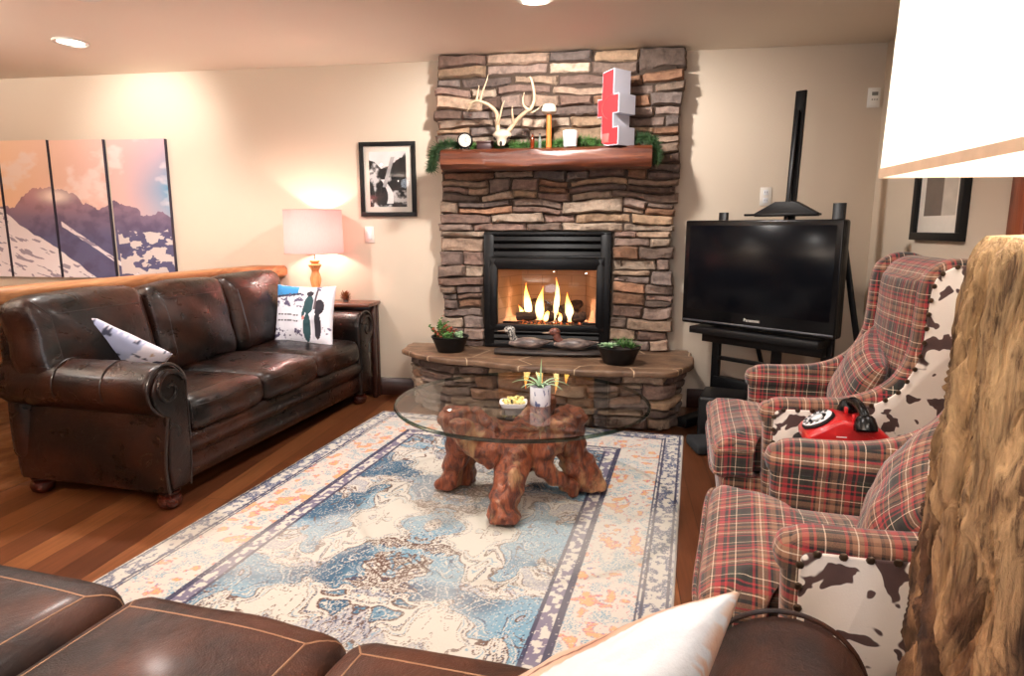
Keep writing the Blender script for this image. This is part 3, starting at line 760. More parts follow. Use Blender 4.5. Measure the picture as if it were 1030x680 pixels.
# ------------------------------------------------------------------ wingback chairs
def wing_chair(label, loc, rz, group=None):
    t = thing('wingback_chair', label, 'armchair', loc, rz, group)
    pl = M['plaid']
    # T-shaped seat cushion
    out = catmull([(.0, -.315, 0), (-.005, 0, 0), (.0, .315, 0), (.06, .325, 0), (.135, .315, 0), (.15, .245, 0), (.40, .24, 0), (.64, .235, 0), (.64, -.235, 0), (.40, -.24, 0), (.15, -.245, 0), (.135, -.315, 0), (.06, -.325, 0)], 5, True)
    n = len(out); rings = []; cxy = Vector((.28, 0))
    for (ins, z, crown) in ((.05, .35, 0), (.015, .355, 0), (0, .375, 0), (0, .44, 0), (.012, .468, 0), (.04, .484, .004), (.10, .492, .010), (.16, .497, .016)):
        ring = []
        for p in out:
            v = Vector((p.x, p.y)); d = v-cxy; L_ = d.length; v = cxy+d*(max(.02, L_-ins)/L_); ring.append(Vector((v.x, v.y, z+crown)))
        rings.append(ring)
    mb = MB(); mb.loft(rings, cap=False)
    vs = list(mb.bm.verts); last = vs[-n:]; c0 = mb.bm.verts.new((cxy.x, 0, .517))
    for i in range(n): mb.bm.faces.new((last[i], last[(i+1) % n], c0))
    c1 = mb.bm.verts.new((cxy.x, 0, .35)); first = vs[:n]
    for i in range(n): mb.bm.faces.new((first[(i+1) % n], first[i], c1))
    seat = mb.build('seat_cushion', pl, t, uv=True, angle=80)
    for z in (.372, .458):
        MB().tube([Vector((p.x, p.y, z))+(Vector((p.x, p.y, 0))-Vector((.28, 0, 0))).normalized()*.0015 for p in out]+[Vector((out[0].x, out[0].y, z))], .0055, 8).build('seat_piping', pl, seat, uv=True)
    # apron under the cushion
    MB().rbox((.385, 0, .255), (.70, .60, .19), .02, 5).build('apron', pl, t, uv=True)
    for x, y in ((.07, -.26), (.07, .26), (.76, -.26), (.76, .26)):
        MB().loft([[Vector((x+sx*r, y+sy*r, z)) for sx, sy in ((-1, -1), (1, -1), (1, 1), (-1, 1))] for r, z in ((.015, 0), (.024, .17))]).build('leg', M['darkwood'], t)
    # inner back, leaning and rolled over at the top
    sec = [(.58, .45), (.60, .60), (.622, .78), (.635, .94), (.64, 1.04), (.66, 1.105), (.715, 1.140), (.775, 1.135), (.82, 1.09), (.825, .99), (.825, .78), (.80, .5), (.785, .17), (.70, .17), (.64, .36)]
    S = catmull([(a, b, 0) for a, b in sec], 5, True)
    mb = MB(); ys = [-.25, -.245, -.22, -.15, -.07, 0, .07, .15, .22, .245, .25]
    rings = []
    for y in ys:
        k = (abs(y)/.25); pf = (1-k**2)*.03; s_ = 1 if k < .95 else (.97 if k < .99 else .93)
        rings.append([Vector((.73+(p.x-.73)*s_-(pf if p.x < .70 and p.y > .5 and p.y < 1.08 else 0), y, .64+(p.y-.64)*s_)) for p in S])
    mb.loft(rings).build('backrest', pl, t, uv=True, angle=70)
    # arm + wing sides
    side = [(.185, .17), (.172, .30), (.165, .50), (.163, .60), (.178, .640), (.22, .655), (.33, .660), (.43, .672), (.515, .705), (.575, .765), (.605, .85), (.612, .95), (.618, 1.06), (.64, 1.115),
            (.70, 1.150), (.775, 1.145), (.825, 1.10), (.835, 1.0), (.825, .80), (.815, .60), (.81, .40), (.80, .17)]
    S = [(p.x, p.y) for p in catmull([(a, b, 0) for a, b in side[:-1]], 4)]+[side[-1]]
    cm = Vector((.47, .58))
    for sg in (-1, 1):
        f = lambda a, b, h: Vector((a, sg*h, b))
        pan = MB().slab(S, .245, .335, f, .028, 4).build('arm_and_wing', pl, t, uv=True, angle=70)
        # rolled plaid arm pad on the inside of the arm
        MB().rbox((.335, sg*.285, .60), (.38, .105, .085), .04, 7, (0, 0, .006)).build('arm_pad', pl, pan, uv=True, angle=80)
        P = [Vector(p) for p in S]; n = len(P)
        if sum(P[i].x*P[(i+1) % n].y-P[(i+1) % n].x*P[i].y for i in range(n)) < 0: P.reverse()
        I = []
        for i in range(n):
            e1_ = (P[i]-P[i-1]).normalized(); e2_ = (P[(i+1) % n]-P[i]).normalized(); m_ = Vector((-(e1_.y+e2_.y), e1_.x+e2_.x))
            I.append(P[i]+m_.normalized()*(.030 if P[i].y < .75 else .022)/max(.6, m_.length/2))
        cow = MB().slab([(p.x, p.y) for p in I], .325, .3405, f, .004, 2).build('cowhide_panel', M['cowhide'], pan, angle=60); lab(cow, 'white and brown cowhide outer panel')
        acc = 0; spots = []
        for a, b in zip(I, I[1:]+I[:1]):
            L_ = (b-a).length
            if a.y < .2 and b.y < .2: continue
            while acc < L_:
                p = a.lerp(b, acc/L_); spots.append(f(p.x, p.y, .3425)); acc += .046
            acc -= L_
        if sg < 0:      # the side in view: one object per nailhead
            n0 = MB().sph((0, 0, 0), .0088, 8, (1, .6, 1)).build('nailhead', M['nail'], pan); n0.location = spots[0]
            for p in spots[1:]:
                c = n0.copy(); scene.collection.objects.link(c); c.parent = pan; c.location = p
        else:
            bd = MB()
            for p in spots: bd.sph(p, .0088, 8, (1, .6, 1))
            bd.build('nailhead_trim', M['nail'], pan)['kind'] = 'stuff'
    return t
chA = wing_chair('red tartan wingback armchair with cowhide sides beside the television easel', (.405, 2.655, 0), math.radians(-6), 'tartan and cowhide wingback chairs')
chB = wing_chair('nearer tartan wingback armchair with cowhide sides, half hidden by the timber lamp', (.245, 1.62, 0), math.radians(-10.4), 'tartan and cowhide wingback chairs')

# ------------------------------------------------------------------ cushions and pillows
def throw_pillow(name, label, center, ex, ey, thick, mat, colfn=None, uv=False, n=44, seed=0, group=None, pinch=.07):
    """ex, ey: half-extent vectors in world space; the front faces ex x ey"""
    ex = Vector(ex); ey = Vector(ey); nz = ex.cross(ey).normalized(); C_ = Vector(center)
    u = np.linspace(-1, 1, n); U, V = np.meshgrid(u, u)
    X = U*(1-pinch*(1-V**2)); Y = V*(1-pinch*(1-U**2))
    T = thick/2*(np.clip(1-U**2, 0, 1)*np.clip(1-V**2, 0, 1))**.42
    T = T*(1+(fbm(U*2+seed, V*2+seed, 4, 3)-.5)*.35)
    v = []; cols = []; uvs = []
    for sgn in (1, -1):
        for j in range(n):
            for i in range(n):
                v.append(tuple(ex*X[j, i]+ey*Y[j, i]+nz*(sgn*T[j, i])))
    me = bpy.data.meshes.new(name); F = []
    for s_ in range(2):
        o0 = s_*n*n
        for j in range(n-1):
            for i in range(n-1):
                a = o0+j*n+i; q_ = (a, a+1, a+n+1, a+n); F.append(q_ if s_ == 0 else q_[::-1])
    me.from_pydata(v, [], F); me.update()
    if colfn is not None:
        a = me.color_attributes.new('Col', 'FLOAT_COLOR', 'POINT')
        cf = colfn(U, V, 0).reshape(-1, 3); cb = colfn(U, V, 1).reshape(-1, 3)
        a.data.foreach_set('color', np.concatenate([np.concatenate([cf, cb]), np.ones((2*n*n, 1))], 1).ravel().astype(np.float32))
    if uv:
        l_ = me.uv_layers.new(name='UVMap'); lx, ly = ex.length, ey.length
        vi = np.empty(len(me.loops), dtype=np.int32); me.loops.foreach_get('vertex_index', vi)
        uu = np.concatenate([U.ravel()]*2)*lx; vv = np.concatenate([V.ravel()]*2)*ly
        l_.data.foreach_set('uv', np.stack([uu[vi], vv[vi]], -1).ravel().astype(np.float32))
    o = link(name, me, mat, None, True, 180); o.location = C_
    bm = bmesh.new(); bm.from_mesh(me); bmesh.ops.remove_doubles(bm, verts=bm.verts, dist=1e-5); bm.to_mesh(me); bm.free(); me.shade_smooth()
    return tag(o, label, 'cushion', group)
M['print_cloth'] = m_attr('printed_cotton', .85, bump=(300, .2, .002))
M['satin'] = m_attr('printed_satin', .42, bump=(9, .25, .02))
throw_pillow('tartan_pillow', 'red tartan cushion leaning in the chair beside the television easel', (.925, 2.59, .66), (-.06, -.205, -.05), (.06, -.035, .165), .15, M['plaid_pillow'], uv=True, seed=1, n=30)
throw_pillow('tartan_pillow', 'large tartan cushion in the nearer wingback chair beside the timber lamp', (.695, 1.565, .605), (-.085, -.175, -.07), (.06, -.06, .145), .15, M['plaid_pillow'], uv=True, seed=2, n=30)

def skier_print(U, V, back):
    W = L3(232, 228, 236); c = np.ones(U.shape+(3,))*W
    if back: return c
    n1 = fbm(U*5+3, V*5, 31, 4)
    blue = (V > .62+.30*(U+1)*.55) & (U < -.15)
    c = sel(blue, c, L3(60, 140, 200)); 
    c = sel((np.abs(V-(.58+.30*(U+1)*.55)) < .04) & (U < -.05), c, L3(52, 52, 70))
    sp = (fbm(U*9, V*14, 33, 3) > .60) & (((V > .25) & (V < .75) & (U < .1)) | ((V < -.45) & (U < .1) & (V > -.85)) | ((U > .62) & (np.abs(V+.5) < .16)) | ((V > .8) & (U > 0)))
    c = sel(sp, c, L3(92, 82, 110))
    for vv in (-.02, -.22):
        m = (np.abs(V-vv+.03*U) < .022) & (U > -.85) & (U < .0) & (vnoise(U*40, U*0, 35) > .38); c = sel(m, c, L3(60, 50, 62))
    def ell(cx, cy, a, b, r=0):
        x = (U-cx)*math.cos(r)+(V-cy)*math.sin(r); y = -(U-cx)*math.sin(r)+(V-cy)*math.cos(r); return (x/a)**2+(y/b)**2 < 1
    g = L3(40, 72, 78); dk = L3(40, 34, 44)
    c = sel(ell(.28, .35, .17, .32), c, g); c = sel(ell(.13, .18, .06, .30, -.2), c, g); c = sel(ell(.26, -.42, .13, .50), c, g)
    c = sel(ell(.27, .74, .12, .09), c, dk); c = sel(ell(.62, .28, .17, .26), c, dk); c = sel(ell(.60, -.35, .12, .45), c, dk); c = sel(ell(.11, -.1, .05, .07), c, L3(196, 120, 110))
    c = sel((np.abs(U-.475) < .045) & (V > -.8) & (V < .92), c, L3(214, 210, 220)); c = sel((np.abs(U-.475) < .035) & (V > .2) & (V < .92), c, L3(92, 78, 84))
    return c
def arch_print(U, V, back):
    c = np.ones(U.shape+(3,))*L3(226, 220, 230)
    if back: return c
    c = sel((V > .1) & (U < .2+.3*V), c, L3(170, 176, 206)); c = sel(((U+.1)**2+(V-.1)**2 < .16) & (U+V*.6 > .02), c, L3(58, 76, 136))
    c = sel((fbm(U*6, V*6, 41, 3) > .62) & (V > .35), c, L3(60, 62, 84)); c = sel((U > .38) & (V < .45), c, L3(224, 212, 200)); c = sel((U > .5) & (fbm(U*6, V*6, 43, 3) > .5), c, L3(190, 156, 130))
    return c
th = math.radians(-5.2)
throw_pillow('printed_pillow', 'white cushion printed with two standing skiers at the far end of the sofa', (-2.05, 4.03, .668), (.225, -.03, .0), (-.0, .05, .20), .12, M['print_cloth'], skier_print, seed=3, n=90)
throw_pillow('printed_pillow', 'white and blue cushion behind the near arm of the dark sofa', (-2.47, 2.79, .625), (.175, .13, -.14), (.13, -.065, .145), .13, M['print_cloth'], arch_print, seed=4, n=60)
def peach_print(U, V, back):
    white = np.ones(U.shape+(3,))*L3(202, 206, 212)
    n1 = fbm(U*3, V*3, 51, 4); c = lerp(np.clip(n1*2.2-.6, 0, 1), np.ones(U.shape+(3,))*L3(192, 144, 120), np.ones(U.shape+(3,))*L3(206, 172, 150))
    if back: return c
    edge_ = (V+1)-.62*(U+1)*.75-.05+.16*(fbm(U*2.5+3, V*0, 55, 3)-.5)
    c = sel(np.abs(edge_+.17) < .022, c, L3(104, 62, 52))
    return sel(edge_ > 0, c, white)
T_ = Vector((.178, .860, .750)); e1 = Vector((-.345, -.05, -.17)); e2 = Vector((-.13, -.25, -.13))
throw_pillow('satin_pillow', 'cream satin cushion with peach printed face on the foreground sofa', T_+(e1+e2)/2, e1/2*1.03, e2/2*1.03, .17, M['satin'], peach_print, seed=5, n=70)

# ------------------------------------------------------------------ rug
RW, RL = 2.0, 3.05; ra = math.radians(-6.6)
nu, nv = 560, 800
u = np.linspace(-RW/2, RW/2, nu); v = np.linspace(-RL, 0, nv); U, V = np.meshgrid(u, v, indexing='ij')
du = RW/2-np.abs(U); dv = np.minimum(-V, V+RL); dd = np.minimum(du, dv)
along = np.where(du < dv, V, U)
cream = L3(194, 188, 178); navy = L3(54, 62, 88); teal = L3(50, 88, 114); lblue = L3(112, 148, 168); brown = L3(92, 68, 58); grey = L3(150, 150, 158)
pink = L3(190, 112, 120); orange = L3(204, 156, 108); purple = L3(130, 116, 150)
col = np.ones(U.shape+(3,))*cream
hf = vnoise(U*420, V*420, 60); hf2 = vnoise(U*230+9, V*230, 61)
uu = np.abs(U); vc = V+RL/2; vv = np.abs(vc)
# field: mirrored motifs
wx = uu+(fbm(uu*4, vv*4, 62, 3)-.5)*.35; wy = vv+(fbm(uu*4+20, vv*4, 63, 3)-.5)*.35
f1 = fbm(wx*7.5, wy*7.5, 64, 3)+.075; f2 = fbm(wx*10+31, wy*10, 65, 3); f3 = fbm(U*3.5, V*3.5, 66, 4)
med = np.hypot(uu/.55, vv/.95)
f1 = f1+.10*np.cos(med*9)*np.clip(1.4-med, 0, 1)
blue_tone = lerp(np.clip((f3-.47)*6, 0, 1), np.ones(U.shape+(3,))*teal, np.ones(U.shape+(3,))*lblue)
blue_tone = sel(hf > .80, blue_tone, cream); blue_tone = sel(hf2 < .14, blue_tone, navy)
col = sel(f1 > .545, col, blue_tone*1.0) if False else np.where((f1 > .535)[..., None], blue_tone, col)
mask = (f2 > .60) & (f1 <= .535); gt = sel(hf > .6, np.ones(U.shape+(3,))*grey, cream); col = np.where(mask[..., None], gt, col)
mask = (f2 < .33); gt = sel(hf > .62, np.ones(U.shape+(3,))*brown, cream); col = np.where((mask & (f1 > .535))[..., None], gt, col)
for lv_, cc_ in ((.47, brown), (.43, lblue), (.40, brown), (.60, cream), (.66, navy)):
    col = sel((np.abs(f1-lv_) < .0055) & (hf > .3), col, cc_)
col = sel((np.abs(f2-.53) < .005) & (f1 < .535) & (hf > .35), col, brown); col = sel((np.abs(f2-.40) < .006) & (f1 > .535) & (hf > .3), col, cream)
col = sel((np.abs(f1-.535) < .010) & (hf > .2), col, brown)
col = sel((np.abs(f1-.485) < .005) & (hf > .35), col, navy); col = sel((np.abs(f2-.60) < .0055) & (hf > .3), col, brown); col = sel((np.abs(f1-.64) < .006) & (hf > .3), col, cream)
col = sel((np.abs(f2-.45) < .004) & (f1 < .5) & (hf2 > .4), col, brown)
# diamond blobs along the centre
for cv in (-.95, -.35, .35, .95):
    dmd = np.abs(U)*1.2+np.abs(vc-cv)*1.6
    for r0 in (.16, .11, .05): col = sel((np.abs(dmd-r0) < .008) & (hf > .2), col, brown)
# borders
B0, B1, B2_, B3 = .022, .115, .345, .42
def band(m, c): 
    global col
    col = np.where(m[..., None], c, col)
sp1 = fbm(along*46, dd*60, 67, 3)
outer = sel(sp1 > .5, np.ones(U.shape+(3,))*cream, L3(84, 90, 116)); outer = sel(hf > .72, outer, cream)
band(dd < B1, outer)
wide = np.ones(U.shape+(3,))*L3(196, 188, 178)
fl = fbm(along*24+(U > 0)*33, dd*24, 68, 3)-.02; rep = .5+.5*np.cos(along*2*PI/.36)
fl2 = fl+.10*rep
wide = sel((fl2 > .655), wide, orange*.8+cream*.2); wide = sel((fl2 > .69) & (hf2 > .35), wide, pink); wide = sel((fl2 > .735), wide, orange)
wide = sel((np.abs(fl2-.655) < .010) & (hf > .3), wide, purple); wide = sel((fl2 < .40) & (hf > .55), wide, lblue); wide = sel((np.abs(fl2-.46) < .006) & (hf > .3), wide, pink); wide = sel((np.abs(fl2-.40) < .006), wide, grey)
wide = sel(hf > .86, wide, cream)
band((dd >= B1) & (dd < B2_), wide)
inner = sel(fbm(along*52+5, dd*52, 69, 3) > .5, np.ones(U.shape+(3,))*cream, L3(112, 104, 124))
band((dd >= B2_) & (dd < B3), inner)
for b_, w_ in ((B0, .005), (B1-.012, .006), (B1+.006, .004), (B2_, .006), (B3, .006), (B3-.062, .004)):
    band((np.abs(dd-b_) < w_) & (hf > .12), np.ones(U.shape+(3,))*L3(58, 56, 78))
band(dd < .010, np.ones(U.shape+(3,))*L3(214, 208, 200))
fade = fbm(U*1.6+4, V*1.6, 70, 3); k = np.clip((fade-.56)*2.2, 0, .35)
col = lerp(k, col, np.ones(U.shape+(3,))*cream)
Z = .011+(hf-.5)*.002-np.clip(1-dd/.012, 0, 1)**2*.010
M['rug'] = m_attr('faded_woven_wool', .95, bump=(700, .25, .002))
rug = tag(grid_mesh('area_rug', U, V, Z, M['rug'], col), 'large distressed blue and cream patterned rug with pink and orange border', 'rug')
rug.location = (-.5575, 3.990, 0); rug.rotation_euler = (0, 0, ra)

# ------------------------------------------------------------------ glass coffee table on a root base
TC = Vector((-.415, 2.905, 0)); TZ = .442
ct = thing('glass_coffee_table', 'round glass coffee table on a twisted reddish tree root base', 'coffee table', TC)
def m_sheet(name, tint, rough=.0, ior=1.5):
    q = N(name); q.t.nodes.remove(q.b); a = q.n('ShaderNodeBsdfTransparent'); a.inputs[0].default_value = tint; g = q.n('ShaderNodeBsdfGlossy'); g.inputs['Roughness'].default_value = rough
    fr_ = q.n('ShaderNodeFresnel'); fr_.inputs['IOR'].default_value = ior; mx = q.n('ShaderNodeMixShader'); q.l(q.math('MULTIPLY', fr_.outputs[0], q.math('SUBTRACT', 1.0, q.n('ShaderNodeNewGeometry').outputs['Backfacing'])), mx.inputs[0]); q.l(a.outputs[0], mx.inputs[1]); q.l(g.outputs[0], mx.inputs[2]); q.l(mx.outputs[0], q.out.inputs[0]); return q.m
M['glass'] = m_sheet('table_glass', (.93, .95, .94, 1)); M['glassrim'] = m_sheet('green_glass_rim', (.34, .44, .40, 1), .05)
gt_ = MB().lathe([(.001, TZ), (.5795, TZ), (.5795, TZ+.015), (.001, TZ+.015)], n=128).build('glass_top', M['glass'], ct, angle=50)
MB().lathe([(.580, TZ), (.588, TZ+.001), (.592, TZ+.0075), (.588, TZ+.014), (.580, TZ+.015), (.580, TZ)], n=128, cap=False).build('polished_rim', M['glassrim'], gt_, angle=50)
q = N('polished_root'); f = q.noise(q.mapn(q.obj(), (9, 9, 2.4), (.25, .2, 0)), 3.4, 8, .68, 1.1); g = q.noise(q.mapn(q.obj(), (1, 1, .45)), 8, 5, .6, .8)
c = q.ramp(f, [(.30, rgb(34, 14, 10)), (.44, rgb(98, 44, 28)), (.56, rgb(150, 78, 46)), (.68, rgb(120, 58, 36)), (.82, rgb(206, 150, 98))])
c = q.mix(q.ramp(g, [(.56, (0, 0, 0, 1)), (.74, (.85, .85, .85, 1))]), c, rgb(206, 166, 118)); q.bump(f, .8, .02)
M['root'] = q.set(col=c, rough=.36, coat=.25)
mb = MB()
def limb(P, R, flat=1.0):
    Q = catmull(P, 5); n = len(Q); RR = []
    for i in range(n):
        t = i/(n-1)*(len(R)-1); a = int(min(len(R)-2, t)); RR.append(.84*(R[a]*(1-(t-a))+R[a+1]*(t-a))*(.88+.26*vn(i*.45, R[0]*90+P[0][0]*7, 5)))
    mb.tube(Q, RR, 14, flat=flat)
limb([(-.02, -.37, .0), (-.03, -.34, .08), (-.01, -.27, .19), (.0, -.16, .26), (.02, -.02, .27)], [.088, .075, .085, .11, .10])
limb([(-.36, -.06, .0), (-.33, -.06, .08), (-.30, -.07, .20), (-.27, -.08, .32), (-.31, -.10, .425)], [.075, .058, .07, .085, .10])
limb([(.34, .03, .0), (.31, .03, .06), (.25, .01, .18), (.21, -.01, .30), (.24, -.02, .425)], [.095, .085, .09, .095, .09])
limb([(.02, .34, .0), (.01, .30, .08), (.0, .20, .20), (0, .08, .27)], [.07, .06, .075, .09])
limb([(-.30, -.10, .38), (-.20, -.14, .30), (-.08, -.14, .24), (.06, -.13, .25), (.17, -.13, .34), (.22, -.14, .425)], [.09, .085, .09, .10, .085, .07])
limb([(.22, .0, .34), (.12, .02, .27), (-.02, .03, .24), (-.16, .02, .28), (-.26, .0, .36)], [.09, .10, .10, .09, .07])
limb([(.0, .08, .26), (.05, .20, .33), (.07, .30, .425)], [.09, .08, .07])
limb([(-.27, .02, .02), (-.27, .01, .12), (-.25, -.02, .26)], [.06, .05, .07])
limb([(.10, -.18, .20), (.20, -.12, .12), (.26, -.06, .03)], [.045, .04, .035])
limb([(-.14, -.14, .24), (-.22, -.20, .33), (-.24, -.26, .425)], [.07, .06, .055])
for v_ in mb.bm.verts: v_.co.z = min(v_.co.z, TZ-.012); v_.co.z = max(v_.co.z, .024)
base = mb.build('root_base', M['root'], ct, angle=180)
rm = base.modifiers.new('fuse', 'REMESH'); rm.mode = 'VOXEL'; rm.voxel_size = .011; rm.use_smooth_shade = True
sm_ = base.modifiers.new('soften', 'SMOOTH'); sm_.iterations = 4
tx = bpy.data.textures.new('root_grain', 'STUCCI'); tx.noise_scale = .045
dm = base.modifiers.new('gnarl', 'DISPLACE'); dm.texture = tx; dm.strength = .030; dm.mid_level = .5; dm.texture_coords = 'LOCAL'

# pot with air plant and sweets dish on the glass
GT = TZ+.0155
def at_px(px, py, z):
    f = Vector((-math.sin(YAW)*math.cos(PITCH), math.cos(YAW)*math.cos(PITCH), -math.sin(PITCH))); r = Vector((math.cos(YAW), math.sin(YAW), 0)); u_ = r.cross(f)
    d = f*650+r*(px-515)-u_*(py-340); return Vector((0, 0, CAMH))+d*((z-CAMH)/d.z)
P0 = at_px(543.5, 407, GT)
pot = thing('potted_air_plant', 'spiky pale green plant in a white flecked pot on the glass table', 'potted plant', P0)
q = N('flecked_glaze'); f = q.noise(q.mapn(q.obj(), (60, 60, 26), (0, .6, .4)), 1.0, 2); M['fleck'] = q.set(col=q.ramp(f, [(.62, rgb(226, 226, 236)), (.66, rgb(96, 104, 150)), (1, rgb(86, 94, 140))]), rough=.25, coat=.4)
MB().lathe([(.001, 0), (.044, 0), (.047, .004), (.048, .085), (.046, .088), (.043, .085), (.042, .068), (.001, .066)], n=40).build('pot', M['fleck'], pot, angle=50)
MB().lathe([(.001, .06), (.041, .062), (.041, .069), (.001, .072)], n=24).build('soil', M['soil'], pot)
def leaf(mb, base_, az, el, L_, w_, curl, n=9, th=.0012):
    d = Vector((math.cos(az), math.sin(az), 0)); s_ = Vector((-math.sin(az), math.cos(az), 0)); p = Vector(base_); e = el; R = []
    for k in range(n+1):
        t = k/n; ww = w_*(1-t)**.7*(.7+.6*min(1, t*5)); up = (-d*math.sin(e)+Vector((0, 0, math.cos(e))))
        R.append([p+s_*ww+up*ww*.35, p+up*(-th), p-s_*ww+up*ww*.35, p+up*th]); 
        p = p+(d*math.cos(e)+Vector((0, 0, math.sin(e))))*(L_/n); e -= curl/n
    mb.loft(R)
for k, (az, el, L_, w_, cu) in enumerate(((3.2, .9, .115, .008, 1.5), (2.7, 1.15, .10, .008, 1.7), (.0, .9, .115, .008, 1.6), (.4, 1.1, .10, .008, 1.6), (-.5, .8, .105, .008, 1.5), (1.2, 1.55, .115, .006, .1), (3.8, .9, .09, .008, 1.6), (-1.3, 1.0, .08, .008, 1.6), (2.0, 1.2, .08, .007, .9), (5.3, 1.1, .08, .007, 1.5), (-2.2, .9, .08, .007, 1.4))):
    mb = MB(); leaf(mb, (0, 0, .07), az, el, L_*1.25, w_*1.1, cu); mb.build('leaf', M['leafB'], pot)
P0 = at_px(516.5, 409, GT)
ds = thing('sweets_dish', 'small square white dish of wrapped yellow sweets on the glass table', 'dish', P0, .12)
mb = MB()
sq = lambda r, z: [(r*math.copysign(abs(math.cos(a))**.35, math.cos(a)), r*.86*math.copysign(abs(math.sin(a))**.35, math.sin(a)), z) for a in np.linspace(0, 2*PI, 40, endpoint=False)]
mb.loft([sq(.044, 0), sq(.052, .004), sq(.062, .024), sq(.059, .0245), sq(.048, .008), sq(.001, .007)]).build('dish', M['ceramic'], ds, angle=60)
q = N('sweet_wrapper'); f = q.noise(q.obj(), 80, 2); M['sweet'] = q.set(col=q.ramp(f, [(.40, rgb(60, 50, 30)), (.44, rgb(226, 206, 110)), (.7, rgb(238, 228, 170))]), rough=.4)
mb = MB(); r_ = random.Random(4)
for k in range(34):
    mb.sph((r_.uniform(-.042, .042), r_.uniform(-.034, .034), .018+r_.uniform(0, .02)), .0105, 8, (1.3, .9, .8))
s_ = mb.build('sweets', M['sweet'], ds); s_['kind'] = 'stuff'

# ------------------------------------------------------------------ things on the mantel
def at_pxy(px, py, y):
    f = Vector((-math.sin(YAW)*math.cos(PITCH), math.cos(YAW)*math.cos(PITCH), -math.sin(PITCH))); r = Vector((math.cos(YAW), math.sin(YAW), 0)); u_ = r.cross(f)
    d = f*650+r*(px-515)-u_*(py-340); return Vector((0, 0, CAMH))+d*(y/d.y)
# red letter t
t = thing('letter_sign', 'large three-dimensional red letter t with white sides on the mantel', 'letter', (-.028, 4.255, MZ), math.radians(-42))
face = [(-.050, .50), (.050, .515), (.050, .345), (.096, .345), (.096, .215), (.050, .215), (.050, .125), (.096, .125), (.096, 0), (.0, .0), (-.030, .008), (-.048, .03), (-.055, .06), (-.055, .20), (-.092, .20), (-.092, .325), (-.055, .325)]
face = [(a*.95, b*.88) for a, b in face]
f = lambda a, b, h: (a, h, b)
q = N('white_sign_side'); M['tside'] = q.set(col=rgb(188, 186, 196), rough=.55)
q = N('red_sign_face'); M['tred'] = q.set(col=rgb(206, 44, 50), rough=.4, coat=.2)
MB().slab(face, -.065, .085, f, .001, 1).build('letter_body', M['tside'], t, smooth_=False)
c_ = Vector((-.0, .24)); fi = []
P = [Vector(p) for p in face]; n = len(P)
for i in range(n):
    e1_ = (P[i]-P[i-1]).normalized(); e2_ = (P[(i+1) % n]-P[i]).normalized(); m_ = Vector((-(e1_.y+e2_.y), e1_.x+e2_.x)); m_ = m_/max(.5, m_.length/2)/2
    fi.append(P[i]-m_*(.009) if True else P[i])
fp_ = MB().slab([(p.x, p.y) for p in fi], -.0655, -.069, f, 0).build('red_face', M['tred'], t, smooth_=False)
q = N('pale_red_mark'); M['tmark'] = q.set(col=rgb(226, 96, 92), rough=.4)
MB().tube([(.055-.0-.10*math.sin(a), -.070, .225+.075*math.cos(a)) for a in np.linspace(.1, 2.6, 16)], .0022, 6, flat=.5).build('arc_mark', M['tmark'], t)
MB().box((-.042, -.0705, .02), (.018, -.0688, .075), .0004).build('pale_patch', M['tmark'], t)

# deer skull with antlers
sk = thing('deer_skull', 'bleached deer skull with forked antlers on the mantel', 'skull', (-.735, 4.235, MZ))
mb = MB(); rings = []
for k in range(12):   # from nose (low front) to crown
    tt = k/11; z = .012+.105*tt; wdt = (.022, .026, .029, .031, .034, .044, .056, .060, .058, .052, .040, .016)[k]; y = -.055+.06*tt; dp = (.014, .018, .022, .026, .032, .042, .052, .058, .058, .050, .038, .014)[k]
    rings.append([(wdt*math.cos(a), y+dp*math.sin(a), z) for a in np.linspace(0, 2*PI, 20, endpoint=False)])
mb.loft(rings).build('skull', M['bone'], sk, angle=80)
for sgn in (-1, 1):
    MB().sph((sgn*.040, -.052+.012, .062), .013, 14, (1, .8, 1.15)).build('eye_socket', M['soil'], sk)
MB().sph((0, -.066, .022), .012, 12, (.8, .5, 1.4)).build('nose_opening', M['soil'], sk)
def antler(sg, main, tines):
    mb = MB(); Q = catmull(main, 6); n_ = len(Q)
    mb.tube([(sg*p.x, p.y, p.z) for p in Q], [.0165*(1-.62*i/(n_-1)) for i in range(n_)], 10)
    for tn in tines:
        Q = catmull(tn, 5); n_ = len(Q); mb.tube([(sg*p.x, p.y, p.z) for p in Q], [.0105*(1-.85*i/(n_-1)) for i in range(n_)], 8)
    return mb.build('antler', M['antler'], sk, angle=80)
antler(-1, [(.03, .0, .10), (.035, .01, .16), (.04, .0, .22), (.085, -.02, .265), (.15, -.03, .29), (.19, -.03, .285), (.215, -.03, .275)],
       [[(.14, -.03, .287), (.125, -.03, .34), (.10, -.03, .40), (.085, -.03, .45)], [(.165, -.03, .288), (.155, -.03, .33), (.145, -.03, .385)], [(.035, .0, .15), (.015, -.02, .19), (-.005, -.03, .26), (-.02, -.03, .29)], [(.19, -.03, .285), (.215, -.02, .25), (.225, -.02, .23)]])
antler(1, [(.03, .0, .10), (.055, .01, .13), (.10, .0, .18), (.15, -.02, .215), (.185, -.03, .235), (.205, -.03, .28), (.205, -.03, .33), (.19, -.03, .40), (.175, -.03, .425)],
       [[(.07, .0, .155), (.068, -.02, .19), (.066, -.03, .225), (.068, -.03, .255)], [(.165, -.03, .225), (.185, -.01, .215), (.225, .0, .235), (.25, .0, .26)], [(.17, -.03, .228), (.14, -.03, .255), (.135, -.03, .30), (.145, -.03, .335)]])
